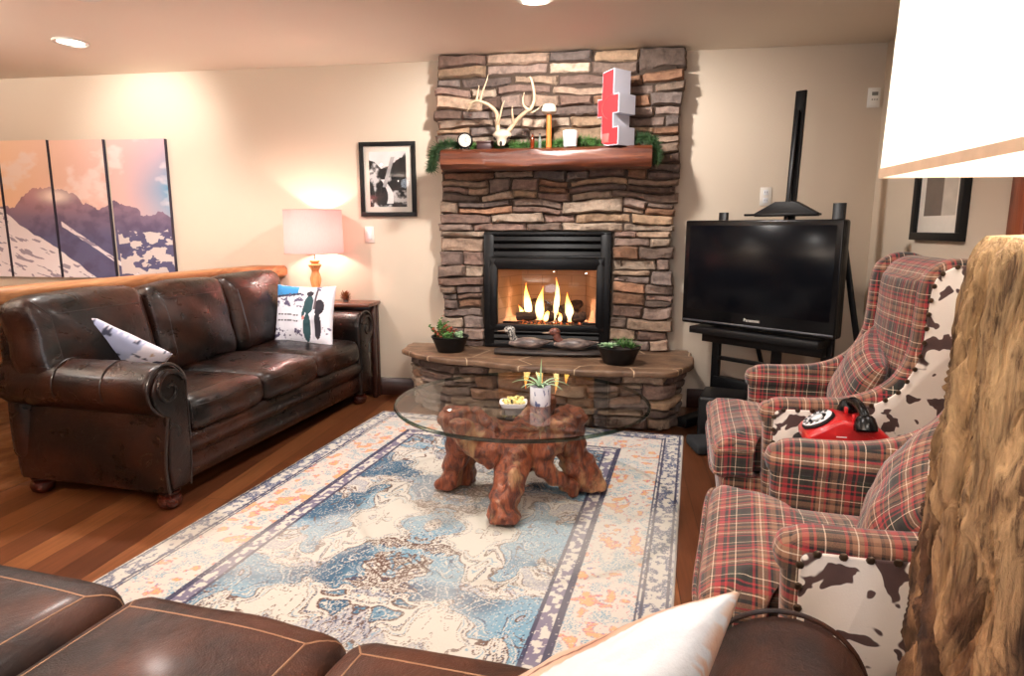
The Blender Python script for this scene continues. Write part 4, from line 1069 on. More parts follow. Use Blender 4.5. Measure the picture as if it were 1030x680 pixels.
# small round clock
pc = at_pxy(467.5, 141.5, 4.24)
ck = thing('desk_clock', 'small round black clock with white face at the left end of the mantel', 'clock', (pc.x, 4.25, MZ), math.radians(8))
R_ = Matrix.Translation((0, 0, .055)) @ Matrix.Rotation(PI/2, 4, 'X')
MB().lathe([(.001, -.022), (.046, -.022), (.050, -.016), (.050, .018), (.045, .024), (.041, .024), (.041, .020), (.001, .020)], n=36, mat=R_).build('case', M['black'], ck)
MB().lathe([(.001, .0195), (.0405, .0195), (.0405, .0215), (.001, .0215)], n=36, mat=R_).build('dial', plain('ivory_dial', rgb(196, 190, 178), .6), ck)
mb = MB()
for k in range(12): mb.tube([(.031*math.sin(k*PI/6), -.0222, .055+.031*math.cos(k*PI/6)), (.037*math.sin(k*PI/6), -.0222, .055+.037*math.cos(k*PI/6))], .0011, 5)
mb.build('hour_marks', M['black'], ck)
for a, L_ in ((.5, .026), (2.3, .018)):
    MB().tube([(0, -.0225, .055), (L_*math.sin(a), -.0225, .055+L_*math.cos(a))], .0012, 6).build('clock_hand', M['black'], ck)
for sx in (-1, 1): MB().rbox((sx*.024, 0, .006), (.012, .03, .014), .003).build('foot', M['black'], ck)
# little dark box, bottles, mallet, votive
pb_ = at_pxy(487.5, 143, 4.27)
bx_ = thing('keepsake_box', 'small dark wooden box beside the antlered skull on the mantel', 'box', (pb_.x, 4.29, MZ), .05)
MB().rbox((0, 0, .020), (.105, .06, .040), .004).build('body', plain('dark_plum_wood', rgb(58, 34, 34), .5), bx_)
MB().rbox((0, 0, .048), (.109, .064, .014), .004).build('lid', plain('dark_plum_lid', rgb(70, 42, 38), .5), bx_)
def bottle(px, h, r, colr, label):
    p = at_pxy(px, 145, 4.28); q = N('bottle_glass'); m_ = q.set(col=colr, rough=.08, trans=.75, ior=1.45)
    b_ = thing('small_bottle', label, 'bottle', (p.x, 4.28, MZ), 0, 'little bottles on the mantel')
    MB().lathe([(.001, 0), (r, 0), (r, h*.62), (r*.5, h*.75), (r*.45, h*.9), (.001, h*.9)], n=20).build('glass', m_, b_)
    MB().lathe([(.001, h*.9), (r*.52, h*.9), (r*.52, h), (.001, h)], n=16).build('stopper', M['darkwood'], b_)
bottle(535.5, .10, .013, rgb(170, 70, 30), 'slim amber glass bottle on the mantel between the antlers and the mallet')
bottle(543, .095, .011, rgb(190, 200, 190), 'slim clear glass bottle on the mantel just left of the mallet')
pm = at_pxy(552, 146, 4.245)
ml = thing('mallet', 'upright orange-brown handle with a pale rounded head on the mantel', 'mallet', (pm.x, 4.245, MZ))
MB().lathe([(.001, 0), (.017, 0), (.018, .01), (.0165, .10), (.015, .215), (.001, .215)], n=20).build('handle', m_wood('orange_handle', rgb(170, 92, 34), rgb(206, 124, 52), rgb(226, 150, 76), 'z'), ml)
MB().lathe([(.001, .205), (.030, .205), (.046, .218), (.048, .24), (.036, .262), (.001, .272)], n=28).build('head', plain('pale_stone_head', rgb(206, 192, 172), .8), ml)
pv = at_pxy(573.5, 147, 4.24)
vo = thing('votive_candle', 'frosted white candle glass between the mallet and the red letter', 'candle', (pv.x, 4.24, MZ))
MB().lathe([(.001, 0), (.037, 0), (.042, .004), (.048, .10), (.045, .101), (.040, .008), (.001, .008)], n=32).build('candle_glass', plain('frosted_glass', rgb(232, 236, 232), .5, .02, sss=.2), vo)
MB().lathe([(.001, .008), (.039, .008), (.042, .075), (.001, .073)], n=28).build('wax', plain('white_wax', rgb(240, 238, 226), .5, .02), vo)

# evergreen garland (a swag over each end and one running behind the objects)
def needles(mb, P, nper, L_, r_, spread=1.0):
    Q = catmull(P, 8)
    mb.tube(Q, .003, 5)
    for i in range(len(Q)-1):
        for k in range(nper):
            b0 = Q[i].lerp(Q[i+1], r_.random()); d = (Q[i+1]-Q[i]).normalized()
            s_ = Vector((r_.uniform(-1, 1), r_.uniform(-1, 1), r_.uniform(-1, 1))).normalized(); v_ = (d*.5+s_*spread).normalized()*L_*r_.uniform(.5, 1.1)
            mb.tube([b0, b0+v_*.5+Vector((0, 0, .002)), b0+v_], [.0016, .0020, .0004], 4)
r_ = random.Random(9)
for nm, Pk, nper, L_ in (('evergreen sprig hanging over the left end of the mantel', [(-1.02, 4.30, 1.775), (-1.11, 4.25, 1.785), (-1.17, 4.20, 1.74), (-1.185, 4.19, 1.68), (-1.20, 4.19, 1.63)], 34, .055),
                    ('evergreen sprig behind the red letter at the right end of the mantel', [(.06, 4.34, 1.79), (.13, 4.30, 1.80), (.20, 4.26, 1.79), (.235, 4.24, 1.72), (.235, 4.24, 1.66)], 36, .055),
                    ('long evergreen garland lying along the back of the mantel', [(-.98, 4.345, 1.775), (-.75, 4.36, 1.78), (-.5, 4.36, 1.785), (-.25, 4.36, 1.785), (0.0, 4.35, 1.785)], 52, .05)):
    mb = MB(); needles(mb, Pk, nper, L_, r_)
    if nm.startswith('long'):
        needles(mb, [(-.4, 4.34, 1.78), (-.30, 4.32, 1.80), (-.16, 4.33, 1.795)], 40, .05, r_)
    tag(mb.build('evergreen_garland', M['leafD' if not nm.startswith('long') else 'leafA'], None, angle=180), nm, 'garland')

# ------------------------------------------------------------------ things on the hearth
def planter(px, py, rad, label):
    p = at_px(px, py, HZ+.002); t_ = thing('succulent_planter', label, 'planter', (p.x, p.y, HZ+.001), 0, 'black bowls of succulents on the hearth')
    k = rad/.13
    MB().lathe([(.001, 0), (.085*k, 0), (.092*k, .004), (.118*k, .07), (.130*k, .095), (.134*k, .099), (.134*k, .107), (.126*k, .108), (.120*k, .088), (.001, .088)], n=44).build('bowl', M['blackmetal'], t_, angle=50)
    MB().lathe([(.001, .08), (.118*k, .086), (.118*k, .092), (.001, .096)], n=30).build('soil', M['soil'], t_)
    return t_
pl1 = planter(453, 353, .125, 'black bowl of reddish and green succulents at the left of the hearth')
r_ = random.Random(5)
for (x, y, m_, nst, h) in ((-.06, .0, 'leafA', 9, .11), (-.03, -.03, 'leafC', 9, .09), (-.085, .03, 'leafA', 8, .12), (-.01, .0, 'leafC', 7, .08), (.0, -.06, 'leafA', 8, .05), (.06, .02, 'leafB', 7, .045)):
    mb = MB()
    for k in range(nst):
        a = r_.random()*6.28; e = r_.uniform(.9, 1.45); b0 = Vector((x+r_.uniform(-.02, .02), y+r_.uniform(-.02, .02), .09)); d = Vector((math.cos(a)*math.cos(e), math.sin(a)*math.cos(e), math.sin(e)))*h*r_.uniform(.6, 1.1)
        mb.tube([b0, b0+d], .0028, 5)
        for j in range(9):
            tt = .2+.8*j/8; p_ = b0+d*tt; az = j*2.4; mb.sph(p_+Vector((math.cos(az)*.008, math.sin(az)*.008, .002)), .0075, 6, (1.2, 1.2, .7))
    mb.build('succulent', M[m_], pl1, angle=80)
pl2 = planter(622, 365, .132, 'black bowl of pale rosette and spiky green succulents at the right of the hearth')
def rosette(parent, c, r, m_, n=26, el0=1.2):
    mb = MB()
    for k in range(n):
        tt = k/n; az = k*2.39996; L_ = r*(.45+.6*tt); leaf(mb, c, az, el0-1.0*tt, L_, r*.20, .25, 5, .003)
    mb.build('rosette', m_, parent, angle=80)
rosette(pl2, (-.055, -.03, .10), .068, M['leafB']); rosette(pl2, (-.085, .03, .10), .045, M['leafB'], 18)
for c_ in ((.03, .0, .095), (.06, .03, .095), (.0, .05, .095), (.075, -.02, .095)):
    mb = MB()
    for k in range(22): leaf(mb, c_, r_.random()*6.28, r_.uniform(.5, 1.5), r_.uniform(.04, .085), .0045, .3, 5, .0015)
    mb.build('spiky_succulent', M['leafA'], pl2, angle=80)

# duck decoys on a driftwood board
bp = at_px(551, 358, HZ)
ang = math.radians(2)
bd = MB(); rings = []
for x in np.linspace(-.36, .36, 30):
    ring = []
    for k in range(16):
        a = 2*PI*k/16; ring.append((x, .075*math.cos(a)*(1+.25*(vn(x*6, k*.4, 3)-.5))*(1-(abs(x)/.37)**6*.6), .019+.017*math.copysign(abs(math.sin(a))**.5, math.sin(a))*(1+.15*(vn(x*9, k*.7, 6)-.5))))
    rings.append(ring)
q = N('dark_driftwood'); f = q.noise(q.mapn(q.obj(), (2, 16, 16)), 2, 6, .7); M['darkdrift'] = q.set(col=q.ramp(f, [(.3, rgb(24, 20, 20)), (.7, rgb(66, 54, 48))]), rough=.6); q.bump(f, .6, .01)
bo = bd.loft(rings).build('driftwood_board', M['darkdrift'], None); bo.location = (bp.x, bp.y+.03, HZ+.002); bo.rotation_euler = (0, 0, ang)
tag(bo, 'dark driftwood board under the duck decoys on the hearth', 'board')
q = N('decoy_feathers'); f = q.noise(q.mapn(q.obj(), (8, 30, 30)), 1.6, 4, .6); M['duckbody'] = q.set(col=q.ramp(f, [(.35, rgb(46, 38, 38)), (.55, rgb(112, 96, 90)), (.72, rgb(170, 156, 146))]), rough=.4)
M['duckdark'] = plain('decoy_dark_paint', rgb(34, 38, 40), .35, .3); M['duckred'] = plain('decoy_brown_paint', rgb(104, 62, 52), .4, .3); M['beak'] = plain('decoy_bill', rgb(120, 100, 84), .4)
q = N('decoy_crest'); f = q.noise(q.obj(), 70, 3, .6); M['duckcrest'] = q.set(col=q.ramp(f, [(.45, rgb(40, 40, 42)), (.58, rgb(190, 186, 178))]), rough=.5)
def duck(label, x, headm, up):
    t_ = thing('duck_decoy', label, 'duck decoy', (bp.x+x, bp.y+.03, HZ+.039), ang, 'duck decoys on the hearth')
    mb = MB(); rings = []
    for k in range(22):
        tt = k/21; xx = -.13+.30*tt; w_ = .052*(math.sin(PI*min(1, tt*1.05+.02))**.55)*(1-.55*max(0, tt-.6)/.4); h = .042*(math.sin(PI*min(1, tt*.98+.03))**.6)*(1-.55*max(0, tt-.55)/.45); zc = .036+.022*max(0, tt-.7)/.3
        rings.append([(xx, w_*math.cos(a), max(.0, zc+h*math.sin(a)*(1 if math.sin(a) > 0 else .85))) for a in np.linspace(0, 2*PI, 22, endpoint=False)])
    mb.loft(rings).build('body', M['duckbody'], t_, angle=80)
    mb = MB(); mb.tube(catmull([(-.08, 0, .05), (-.105, 0, .075), (-.112, 0, .095+up), (-.12, 0, .108+up)], 4), .024, 12); mb.sph((-.124, 0, .112+up), .030, 18, (1.25, .85, .95))
    h_ = mb.build('head', headm, t_, angle=80)
    mb = MB(); mb.loft([[(-.150-dx, sy*wd*math.cos(a), .106+up-.06*dx+hz*math.sin(a)) for a in np.linspace(0, 2*PI, 12, endpoint=False) for sy in (1,)] for dx, wd, hz in ((0, .012, .011), (.02, .012, .007), (.04, .014, .004), (.055, .010, .003))]).build('bill', M['beak'], h_)
    for sg in (-1, 1): MB().sph((-.138, sg*.024, .118+up), .0035, 8).build('eye', M['leather_piping'], h_)
    return t_
duck('speckled-crested duck decoy at the left on the hearth', -.135, M['duckcrest'], .012)
duck('brown-headed duck decoy on the hearth, right of the crested one', .165, M['duckred'], .006)

# ------------------------------------------------------------------ television on an easel
TL = Vector((.446, 4.34)); TR = Vector((1.20, 3.72)); tm = (TL+TR)/2; tw = (TR-TL).length; ta = math.atan2(TR.y-TL.y, TR.x-TL.x)
tv = thing('television', 'black flat television with a speaker bar held on the easel', 'television', (tm.x, tm.y, .64), ta)
hw = tw/2; TH = .655
q = N('tv_gloss'); M['tvgloss'] = q.set(col=rgb(9, 9, 11), rough=.25, spec=.3)
q = N('tv_screen'); M['screen'] = q.set(col=rgb(10, 12, 17), rough=.22, spec=.18)
MB().rbox((0, .045, TH/2), (tw, .08, TH), .018, 5).build('casing', M['tvgloss'], tv)
MB().rbox((0, .0, TH/2+.0), (tw, .022, TH), .010, 5).build('bezel', M['tvgloss'], tv)
MB().box((-hw+.035, -.0125, .095), (hw-.035, -.0100, TH-.032), .001).build('screen', M['screen'], tv)
MB().rbox((0, -.008, .022), (tw-.02, .014, .012), .003).build('speaker_strip', plain('silver_trim', rgb(96, 98, 104), .3, metal=.6), tv)
def text(name, s_, size, mat, parent, loc, rot, ext=.0006):
    cu = bpy.data.curves.new(name, 'FONT'); cu.body = s_; cu.size = size; cu.extrude = ext; cu.align_x = 'CENTER'; cu.align_y = 'CENTER'
    o = bpy.data.objects.new(name, cu); scene.collection.objects.link(o)
    dg = bpy.context.evaluated_depsgraph_get(); me = bpy.data.meshes.new_from_object(o.evaluated_get(dg)); bpy.data.objects.remove(o)
    o = link(name, me, mat, parent, False); o.location = loc; o.rotation_euler = rot; return o
text('maker_lettering', 'Panasonic', .026, M['white'], tv, (0, -.0125, .058), (PI/2, 0, 0))
TO = Vector((tm.x, tm.y, 0))
es = thing('display_easel', 'tall black studio easel carrying the television', 'easel', (tm.x, tm.y, 0), ta)
def beam(mb, a, b, w_, d_):
    a = Vector(a); b = Vector(b); z = (b-a); L_ = z.length; z.normalize(); x = Vector((1, 0, 0)); x = (x-z*x.dot(z)).normalized(); y = z.cross(x)
    m_ = Matrix((x, y, z)).transposed().to_4x4(); m_.translation = (a+b)/2; return mb.rbox((0, 0, 0), (w_, d_, L_), .004, 3, mat=m_)
B = M['black']
beam(MB(), (.10, .115, .20), (.10, .215, 2.03), .062, .022).build('mast', B, es)
beam(MB(), (.10, .098, .95), (.10, .186, 1.92), .022, .016).build('mast_slide', M['blackmetal'], es)
MB().slab([(-.085, 1.315), (.285, 1.315), (.285, 1.335), (.16, 1.40), (.04, 1.40), (-.085, 1.335)], .10, .15, lambda a, b, h: (a, h, b), .004).build('top_clamp', B, es)
MB().box((-.13, .06, 1.318), (.31, .12, 1.332), .003).build('clamp_lip', B, es)
beam(MB(), (-.305, .13, .0), (-.305, .13, 1.345), .055, .03).build('side_post', B, es)
beam(MB(), (.400, .13, .0), (.400, .13, 1.385), .065, .03).build('side_post', B, es)
beam(MB(), (.43, .14, 1.20), (.60, .33, .02), .03, .022).build('rear_strut', B, es)
beam(MB(), (-.13, .16, .80), (-.05, .45, .02), .026, .02).build('rear_strut', B, es)
MB().box((-.40, -.055, .585), (.42, .12, .628), .004).build('tray', B, es)
MB().box((-.37, .05, .52), (.40, .15, .585), .003).build('tray_support', B, es)
MB().box((-.305, .115, .40), (.40, .145, .425), .003).build('crossbar', B, es)
MB().box((-.305, .10, .20), (.40, .16, .29), .003).build('crossbar', B, es)
MB().box((-.36, -.22, .002), (-.28, .22, .06), .006).build('base_foot', B, es); MB().box((.36, -.20, .002), (.44, .40, .06), .006).build('base_foot', B, es)
# black box on the floor between hearth and chair
bx = tag(MB().rbox((0, 0, .135), (.26, .30, .27), .02, 5).build('equipment_case', M['black']), 'plain black case on the floor between the hearth and the easel', 'case'); bx.location = (.665, 3.93, 0); bx.rotation_euler = (0, 0, -.25)
cb = tag(MB().rbox((0, 0, .03), (.30, .22, .06), .02, 5).build('black_bag', plain('black_cloth', rgb(20, 22, 26), .9), None), 'low black cloth bag in front of the black case', 'bag'); cb.location = (.60, 3.68, 0); cb.rotation_euler = (0, 0, .2)

# ------------------------------------------------------------------ telephone on its little round table
PT = Vector((.742, 2.115, 0)); PZ = .575
pt = thing('pedestal_table', 'small round black table squeezed between the two wingback chairs', 'side table', PT)
MB().lathe([(.001, PZ-.018), (.150, PZ-.018), (.158, PZ-.012), (.158, PZ-.004), (.152, PZ), (.001, PZ)], n=56).build('tabletop', M['blackmetal'], pt, angle=50)
MB().lathe([(.022, .10), (.030, .14), (.020, .22), (.026, .34), (.018, .46), (.034, PZ-.018), (.001, PZ-.018)], n=24).build('pedestal', B, pt)
for k in range(3):
    a = k*2*PI/3+.3; MB().tube(catmull([(0, 0, .14), (.06*math.cos(a), .06*math.sin(a), .12), (.115*math.cos(a), .115*math.sin(a), .04), (.14*math.cos(a), .14*math.sin(a), .012)], 5), .012, 8).build('leg', B, pt)
ph = thing('rotary_telephone', 'red rotary telephone with black handset on the small round black table', 'telephone', (PT.x-.008, PT.y-.005, PZ), math.radians(-4))
q = N('red_bakelite'); M['red'] = q.set(col=rgb(186, 26, 30), rough=.28, coat=.5)
prof = [(-.125, .008), (-.128, .030), (-.118, .045), (-.045, .088), (-.028, .094), (.0, .088), (.03, .080), (.055, .088), (.068, .080), (.120, .036), (.126, .022), (.122, .008)]
MB().slab(prof, -.075, .075, lambda a, b, h: (a, h, b), .014, 4).build('body', M['red'], ph, angle=60)
sl = math.atan2(.043, .073)
R_ = Matrix.Translation((-.081, 0, .0685)) @ Matrix.Rotation(-sl, 4, 'Y')
MB().lathe([(.001, 0), (.052, 0), (.052, .004), (.048, .007), (.001, .007)], n=40, mat=R_).build('dial_plate', M['blackmetal'], ph)
mb = MB(); mb.lathe([(.030, .008), (.046, .008), (.047, .011), (.044, .013), (.030, .012)], n=40, mat=R_, cap=False)
mb.lathe([(.001, .008), (.018, .008), (.018, .014), (.001, .014)], n=30, mat=R_).build('dial', M['ceramic'], ph)
mb = MB()
for k in range(10):
    a = k*2*PI/12.5+.5; mb.lathe([(.001, .0125), (.0055, .0125), (.0055, .0138), (.001, .0138)], (.038*math.cos(a), .038*math.sin(a), 0), 10, R_)
mb.build('finger_holes', M['blackmetal'], ph)
mb = MB().tube(catmull([(.028, -.085, .102), (.028, -.06, .122), (.028, 0, .130), (.028, .06, .122), (.028, .085, .102)], 5), .014, 14, flat=1.1)
for sg in (-1, 1): mb.lathe([(.018, .020), (.026, .012), (.033, -.012), (.033, -.026), (.026, -.030), (.001, -.030)], (0, 0, 0), 24, Matrix.Translation((.028, sg*.092, .098)) @ Matrix.Rotation(sg*.35, 4, 'X'))
mb.build('handset', M['tvgloss'], ph, angle=60)
for sx in (-.10, .10):
    for sy in (-.05, .05): MB().lathe([(.001, 0), (.013, 0), (.014, .009), (.001, .009)], (sx, sy, 0), 16).build('rubber_foot', M['ceramic'], ph)
MB().box((-.045, -.0765, .040), (-.015, -.0748, .043), .0003).build('side_badge', M['ceramic'], ph)
for sy in (-.045, .045):
    for sx in (.008, .050): MB().rbox((sx, sy, .095), (.010, .018, .024), .003).build('cradle_prong', M['red'], ph)

# ------------------------------------------------------------------ table lamp with pink shade, end table
et = thing('end_table', 'narrow brown wooden end table behind the far arm of the dark sofa', 'side table', (-2.04, 4.4325, 0))
MB().rbox((0, 0, .706), (.66, .24, .026), .008, 5).build('tabletop', M['mantel'], et)
for sx in (-.30, .30):
    for sy in (.035, .095): MB().box((sx-.016, sy-.016, 0), (sx+.016, sy+.016, .693), .004).build('leg', M['darkwood'], et)
MB().box((-.29, .03, .64), (.29, .10, .693), .003).build('apron', M['darkwood'], et)
tl = thing('table_lamp', 'lit table lamp with a pale pink drum shade and turned wood base behind the sofa', 'lamp', (-2.115, 4.352+.0, .7201))
MB().lathe([(.001, 0), (.075, 0), (.078, .012), (.06, .024), (.030, .05), (.024, .09), (.036, .14), (.040, .17), (.030, .205), (.024, .225), (.030, .24), (.044, .262), (.046, .27), (.022, .28), (.034, .292), (.036, .30), (.010, .31), (.001, .31)], n=36).build('base', m_wood('turned_pine', rgb(176, 122, 70), rgb(214, 164, 106), rgb(232, 192, 136), 'z'), tl)
MB().tube([(0, 0, .30), (0, 0, .62)], .004, 8).build('rod', M['nail'], tl)
def m_shade(name, col, tf_=.5):
    q = N(name); q.t.nodes.remove(q.b)
    d = q.n('ShaderNodeBsdfDiffuse'); t_ = q.n('ShaderNodeBsdfTranslucent'); mx = q.n('ShaderNodeMixShader'); mx.inputs[0].default_value = tf_
    wv = q.n('ShaderNodeTexNoise'); wv.inputs['Scale'].default_value = 1.0; wv.inputs['Detail'].default_value = 2; q.l(q.mapn(q.obj(), (500, 500, 40)), wv.inputs['Vector'])
    c = q.ramp(wv.outputs['Fac'], [(.3, tuple(a*.92 for a in col[:3])+(1,)), (.7, col)])
    q.l(c, d.inputs[0]); q.l(c, t_.inputs[0]); q.l(d.outputs[0], mx.inputs[1]); q.l(t_.outputs[0], mx.inputs[2]); q.l(mx.outputs[0], q.out.inputs[0]); return q.m
M['shade_pink'] = m_shade('pink_linen_shade', rgb(236, 158, 156), .17); M['shade_white'] = m_shade('cream_linen_shade', rgb(250, 244, 232))
SZ = 1.072-.72
shp = MB().lathe([(.203, SZ), (.198, SZ+.30)], n=64, cap=False).build('lamp_shade', M['shade_pink'], tl)
for z in (SZ, SZ+.30):
    MB().tube([(( .2035 if z < SZ+.1 else .1985)*math.cos(a), (.2035 if z < SZ+.1 else .1985)*math.sin(a), z) for a in np.linspace(0, 2*PI, 65)], .0028, 6).build('shade_trim', plain('pink_trim', rgb(206, 160, 146), .8), shp)
def bulb_light(name, loc, e, r=.035, col=(1, .86, .75)):
    l = bpy.data.lights.new(name, 'POINT'); l.energy = e; l.color = col; l.shadow_soft_size = r
    o = bpy.data.objects.new(name, l); scene.collection.objects.link(o); o.location = loc
bulb_light('table_lamp_bulb', (-2.115, 4.352, 1.20), 14)
# carved pine cone dish on the end table
pc = thing('pine_cone', 'small brown open pine cone ornament on the end table', 'ornament', (-1.925, 4.42, .7201))
mb = MB()
for k in range(34):
    tt = k/34; az = k*2.39996; r0 = .016+.012*math.sin(PI*tt); leaf(mb, (r0*math.cos(az)*.5, r0*math.sin(az)*.5, .008+.048*tt), az, .35+.7*tt, .034, .010, -.3, 4, .002)
mb.build('scales', m_wood('cone_brown', rgb(84, 44, 22), rgb(136, 80, 44), rgb(178, 118, 74), 'z'), pc, angle=80)
MB().lathe([(.001, 0), (.022, 0), (.018, .012), (.012, .05), (.001, .06)], n=16).build('core', M['darkwood'], pc)

def pnoise(th, y, k, seed=0):
    rs = np.random.RandomState(seed); T = rs.rand(256, 256); x = (th/(2*PI)) % 1.0*k
    xi = np.floor(x).astype(int); yi = np.floor(y).astype(int); fx = smooth(x-xi); fy = smooth(y-yi)
    g = lambda a, b: T[(a % k) % 256, b % 256]
    return (g(xi, yi)*(1-fx)+g(xi+1, yi)*fx)*(1-fy)+(g(xi, yi+1)*(1-fx)+g(xi+1, yi+1)*fx)*fy
# ------------------------------------------------------------------ timber floor lamp (right foreground)
LC = Vector((.664, .955, 0))
tf = thing('timber_lamp', 'floor lamp made of a massive weathered golden timber post with a glowing white square shade', 'lamp', LC)
nA, nZ = 520, 420; a = np.linspace(0, 2*PI, nA+1); z = np.linspace(0, 1.232, nZ); A, Zz = np.meshgrid(a, z)
ca, sa = np.cos(A), np.sin(A)
R0 = .196+.022*(1-Zz/1.23)+.018*np.sin(A*2+.6)+.012*np.sin(A*3+2)+.020*(1-Zz/1.23)
lean = (fbm(ca*1.1+5, Zz*2.2+sa, 81, 3)-.5)*.07
def per(sx, sz, seed, oc=4, g=.55): 
    # noise that is periodic round the post
    return fbm(ca*sx+11+Zz*.25, sa*sx+7+Zz*sz, seed, oc, g)
twist = (fbm(Zz*3, A*0+2, 91, 2)-.5)*.55
ca2, sa2 = np.cos(A+twist), np.sin(A+twist)
TH = A+twist+.10*(vnoise(Zz*7, ca+3, 92)-.5)+.05*(vnoise(Zz*19, sa*2+3, 93)-.5)
g1 = .6*pnoise(TH, Zz*1.7, 22, 82)+.4*pnoise(TH, Zz*3.1+9, 37, 88); ridg = 1-np.abs(g1*2-1)*1.8
g2 = pnoise(TH, Zz*5, 84, 83); ridg2 = 1-np.abs(g2*2-1)*1.8
g3 = .6*pnoise(TH, Zz*16, 150, 84)+.4*pnoise(A, Zz*60, 200, 89)
pits = np.clip(fbm(ca*9+2, sa*9+Zz*12, 85, 3)-.60, 0, 1)
smoothside = np.clip((np.cos(A-math.radians(-75))-.80)*8, 0, 1)*np.clip((.92-Zz)*5, 0, 1)
rough_k = 1-.8*smoothside
RR = R0+lean*.5+rough_k*(.026*(ridg-.5)+.020*(ridg2-.5)+.012*(g3-.5)-.13*pits-.034*np.exp(-((g1-.5)/.045)**2)-.016*np.exp(-((g2-.5)/.08)**2))-.010*smoothside
topk = np.clip((Zz-1.185)/.047, 0, 1); RR = RR*(1-.10*topk**2)
RR[:, -1] = RR[:, 0]
c1 = L3(62, 38, 24); c2 = L3(124, 82, 52); c3 = L3(176, 134, 94); c4 = L3(134, 114, 98); c5 = L3(196, 166, 122)
k = .55*pnoise(TH, Zz*2.5, 18, 86)+.3*pnoise(TH, Zz*6, 60, 95)+.15*g3; colr = lerp(np.clip((k-.3)*3, 0, 1), np.ones(A.shape+(3,))*c1, np.ones(A.shape+(3,))*c2)
k = .5*pnoise(TH, Zz*3, 44, 87)+.3*pnoise(TH, Zz*8, 110, 96)+.2*g3; colr = lerp(np.clip((k-.45)*4, 0, 1), colr, np.ones(A.shape+(3,))*c3)
colr = lerp(np.clip((Zz-.75)*1.6+(k-.5), 0, .75), colr, np.ones(A.shape+(3,))*c5)  # lamp light put into the colour: post paler towards the top
colr = lerp(smoothside*.85, colr, np.ones(A.shape+(3,))*c4*(.8+.4*g3[..., None]))
q = N('weathered_timber'); vc_ = q.n('ShaderNodeVertexColor', layer_name='Col').outputs[0]; gn = q.noise(q.mapn(q.obj(), (1, 1, .10)), 70, 6, .7, .6); gn2 = q.noise(q.mapn(q.obj(), (1, 1, .35)), 190, 4, .7)
cc_ = q.mix(1.0, vc_, q.ramp(gn, [(.36, (.26, .20, .17, 1)), (.47, (.80, .76, .73, 1)), (.66, (1.3, 1.28, 1.26, 1))]), 'MULTIPLY')
q.bump(q.math('ADD', gn, q.math('MULTIPLY', gn2, .5)), .9, .014); M['timber'] = q.set(col=cc_, rough=.75)
grid_mesh('timber_post', RR*ca, RR*sa, Zz+.0, M['timber'], colr, tf)
ringt = [(RR[-1, i]*ca[-1, i], RR[-1, i]*sa[-1, i]) for i in range(nA)]
tcap = MB().loft([[(x*s_, y*s_, zz) for x, y in ringt] for s_, zz in ((1.0, 1.2319), (.97, 1.238), (.5, 1.242), (.01, 1.242))]).build('post_end_grain', M['timber'], tf)
paint(tcap, lambda co: np.ones((len(co), 3))*c5)
MB().lathe([(.001, 1.24), (.05, 1.24), (.05, 1.25), (.012, 1.256), (.010, 1.30), (.016, 1.31), (.016, 1.36), (.001, 1.36)], n=24).build('socket', M['nail'], tf)
sx0, sx1, sy0, sy1 = .424-LC.x, .424-LC.x+.50, 1.172-.50-LC.y, 1.172-LC.y
sz0, sz1 = 1.331, 1.72; tp = .012
cyc = ((sx0+sx1)/2, (sy0+sy1)/2)
def sqr(k, z, t_=0): return [(cyc[0]+sgx*(.25*k-t_), cyc[1]+sgy*(.25*k-t_), z) for sgx, sgy in ((-1, -1), (1, -1), (1, 1), (-1, 1))]
shd = MB().loft([sqr(1, sz0), sqr(.97, sz1)], cap=False).build('lamp_shade', M['shade_white'], tf, smooth_=False)
M['trimtape'] = plain('beige_trim_tape', rgb(206, 176, 148), .9)
MB().loft([sqr(1.003, sz0-.001), sqr(1.006, sz0-.001), sqr(1.005, sz0+.014), sqr(1.002, sz0+.014), sqr(1.003, sz0-.001)], cap=False).build('bottom_trim', M['trimtape'], shd, smooth_=False)
MB().loft([sqr(.973, sz1-.013), sqr(.976, sz1-.013), sqr(.974, sz1+.001), sqr(.971, sz1+.001), sqr(.973, sz1-.013)], cap=False).build('top_trim', M['trimtape'], shd, smooth_=False)
for P_ in (((-.25, 0), (.25, 0)), ((0, -.25), (0, .25))):
    MB().tube([(cyc[0]+P_[0][0]*.97, cyc[1]+P_[0][1]*.97, sz1-.03), (cyc[0], cyc[1], sz1-.02), (cyc[0]+P_[1][0]*.97, cyc[1]+P_[1][1]*.97, sz1-.03)], .002, 6).build('shade_spoke', M['nail'], shd)
MB().tube([(0, 0, 1.35), (cyc[0]*.5, cyc[1]*.5, 1.45)], .004, 6).build('stem', M['nail'], tf)
bulb = MB().lathe([(.001, -.05), (.014, -.045), (.016, -.02), (.034, .02), (.034, .04), (.020, .062), (.001, .068)], (cyc[0]*.5, cyc[1]*.5, 1.47), 20).build('bulb', m_emit('bulb_glow', (1, .86, .66, 1), 20), tf)
for sg in (-.09, .09): bulb_light('timber_lamp_bulb', (LC.x+cyc[0]+sg, LC.y+cyc[1], 1.50), 9, .05, (1, .93, .85))

# floor lamp bodies made up for the added ceiling fill, out of view
for k, (x, y, e) in enumerate(UPLIGHT):
    t = thing('fill_uplight', ('added unseen fill uplight shaped as a black floor lamp in the left part of the room' if k == 0 else 'added unseen fill uplight shaped as a black floor lamp behind the front sofa'), 'lamp', (x, y, 0))
    MB().lathe([(.001, 0), (.13, 0), (.135, .01), (.02, .03), (.001, .03)], n=36).build('base', M['blackmetal'], t)
    MB().tube([(0, 0, .03), (0, 0, 1.68)], .012, 12).build('pole', M['blackmetal'], t)
    MB().lathe([(.02, 1.66), (.09, 1.70), (.15, 1.78), (.146, 1.78), (.086, 1.706), (.001, 1.67)], n=36).build('bowl_shade', M['blackmetal'], t)

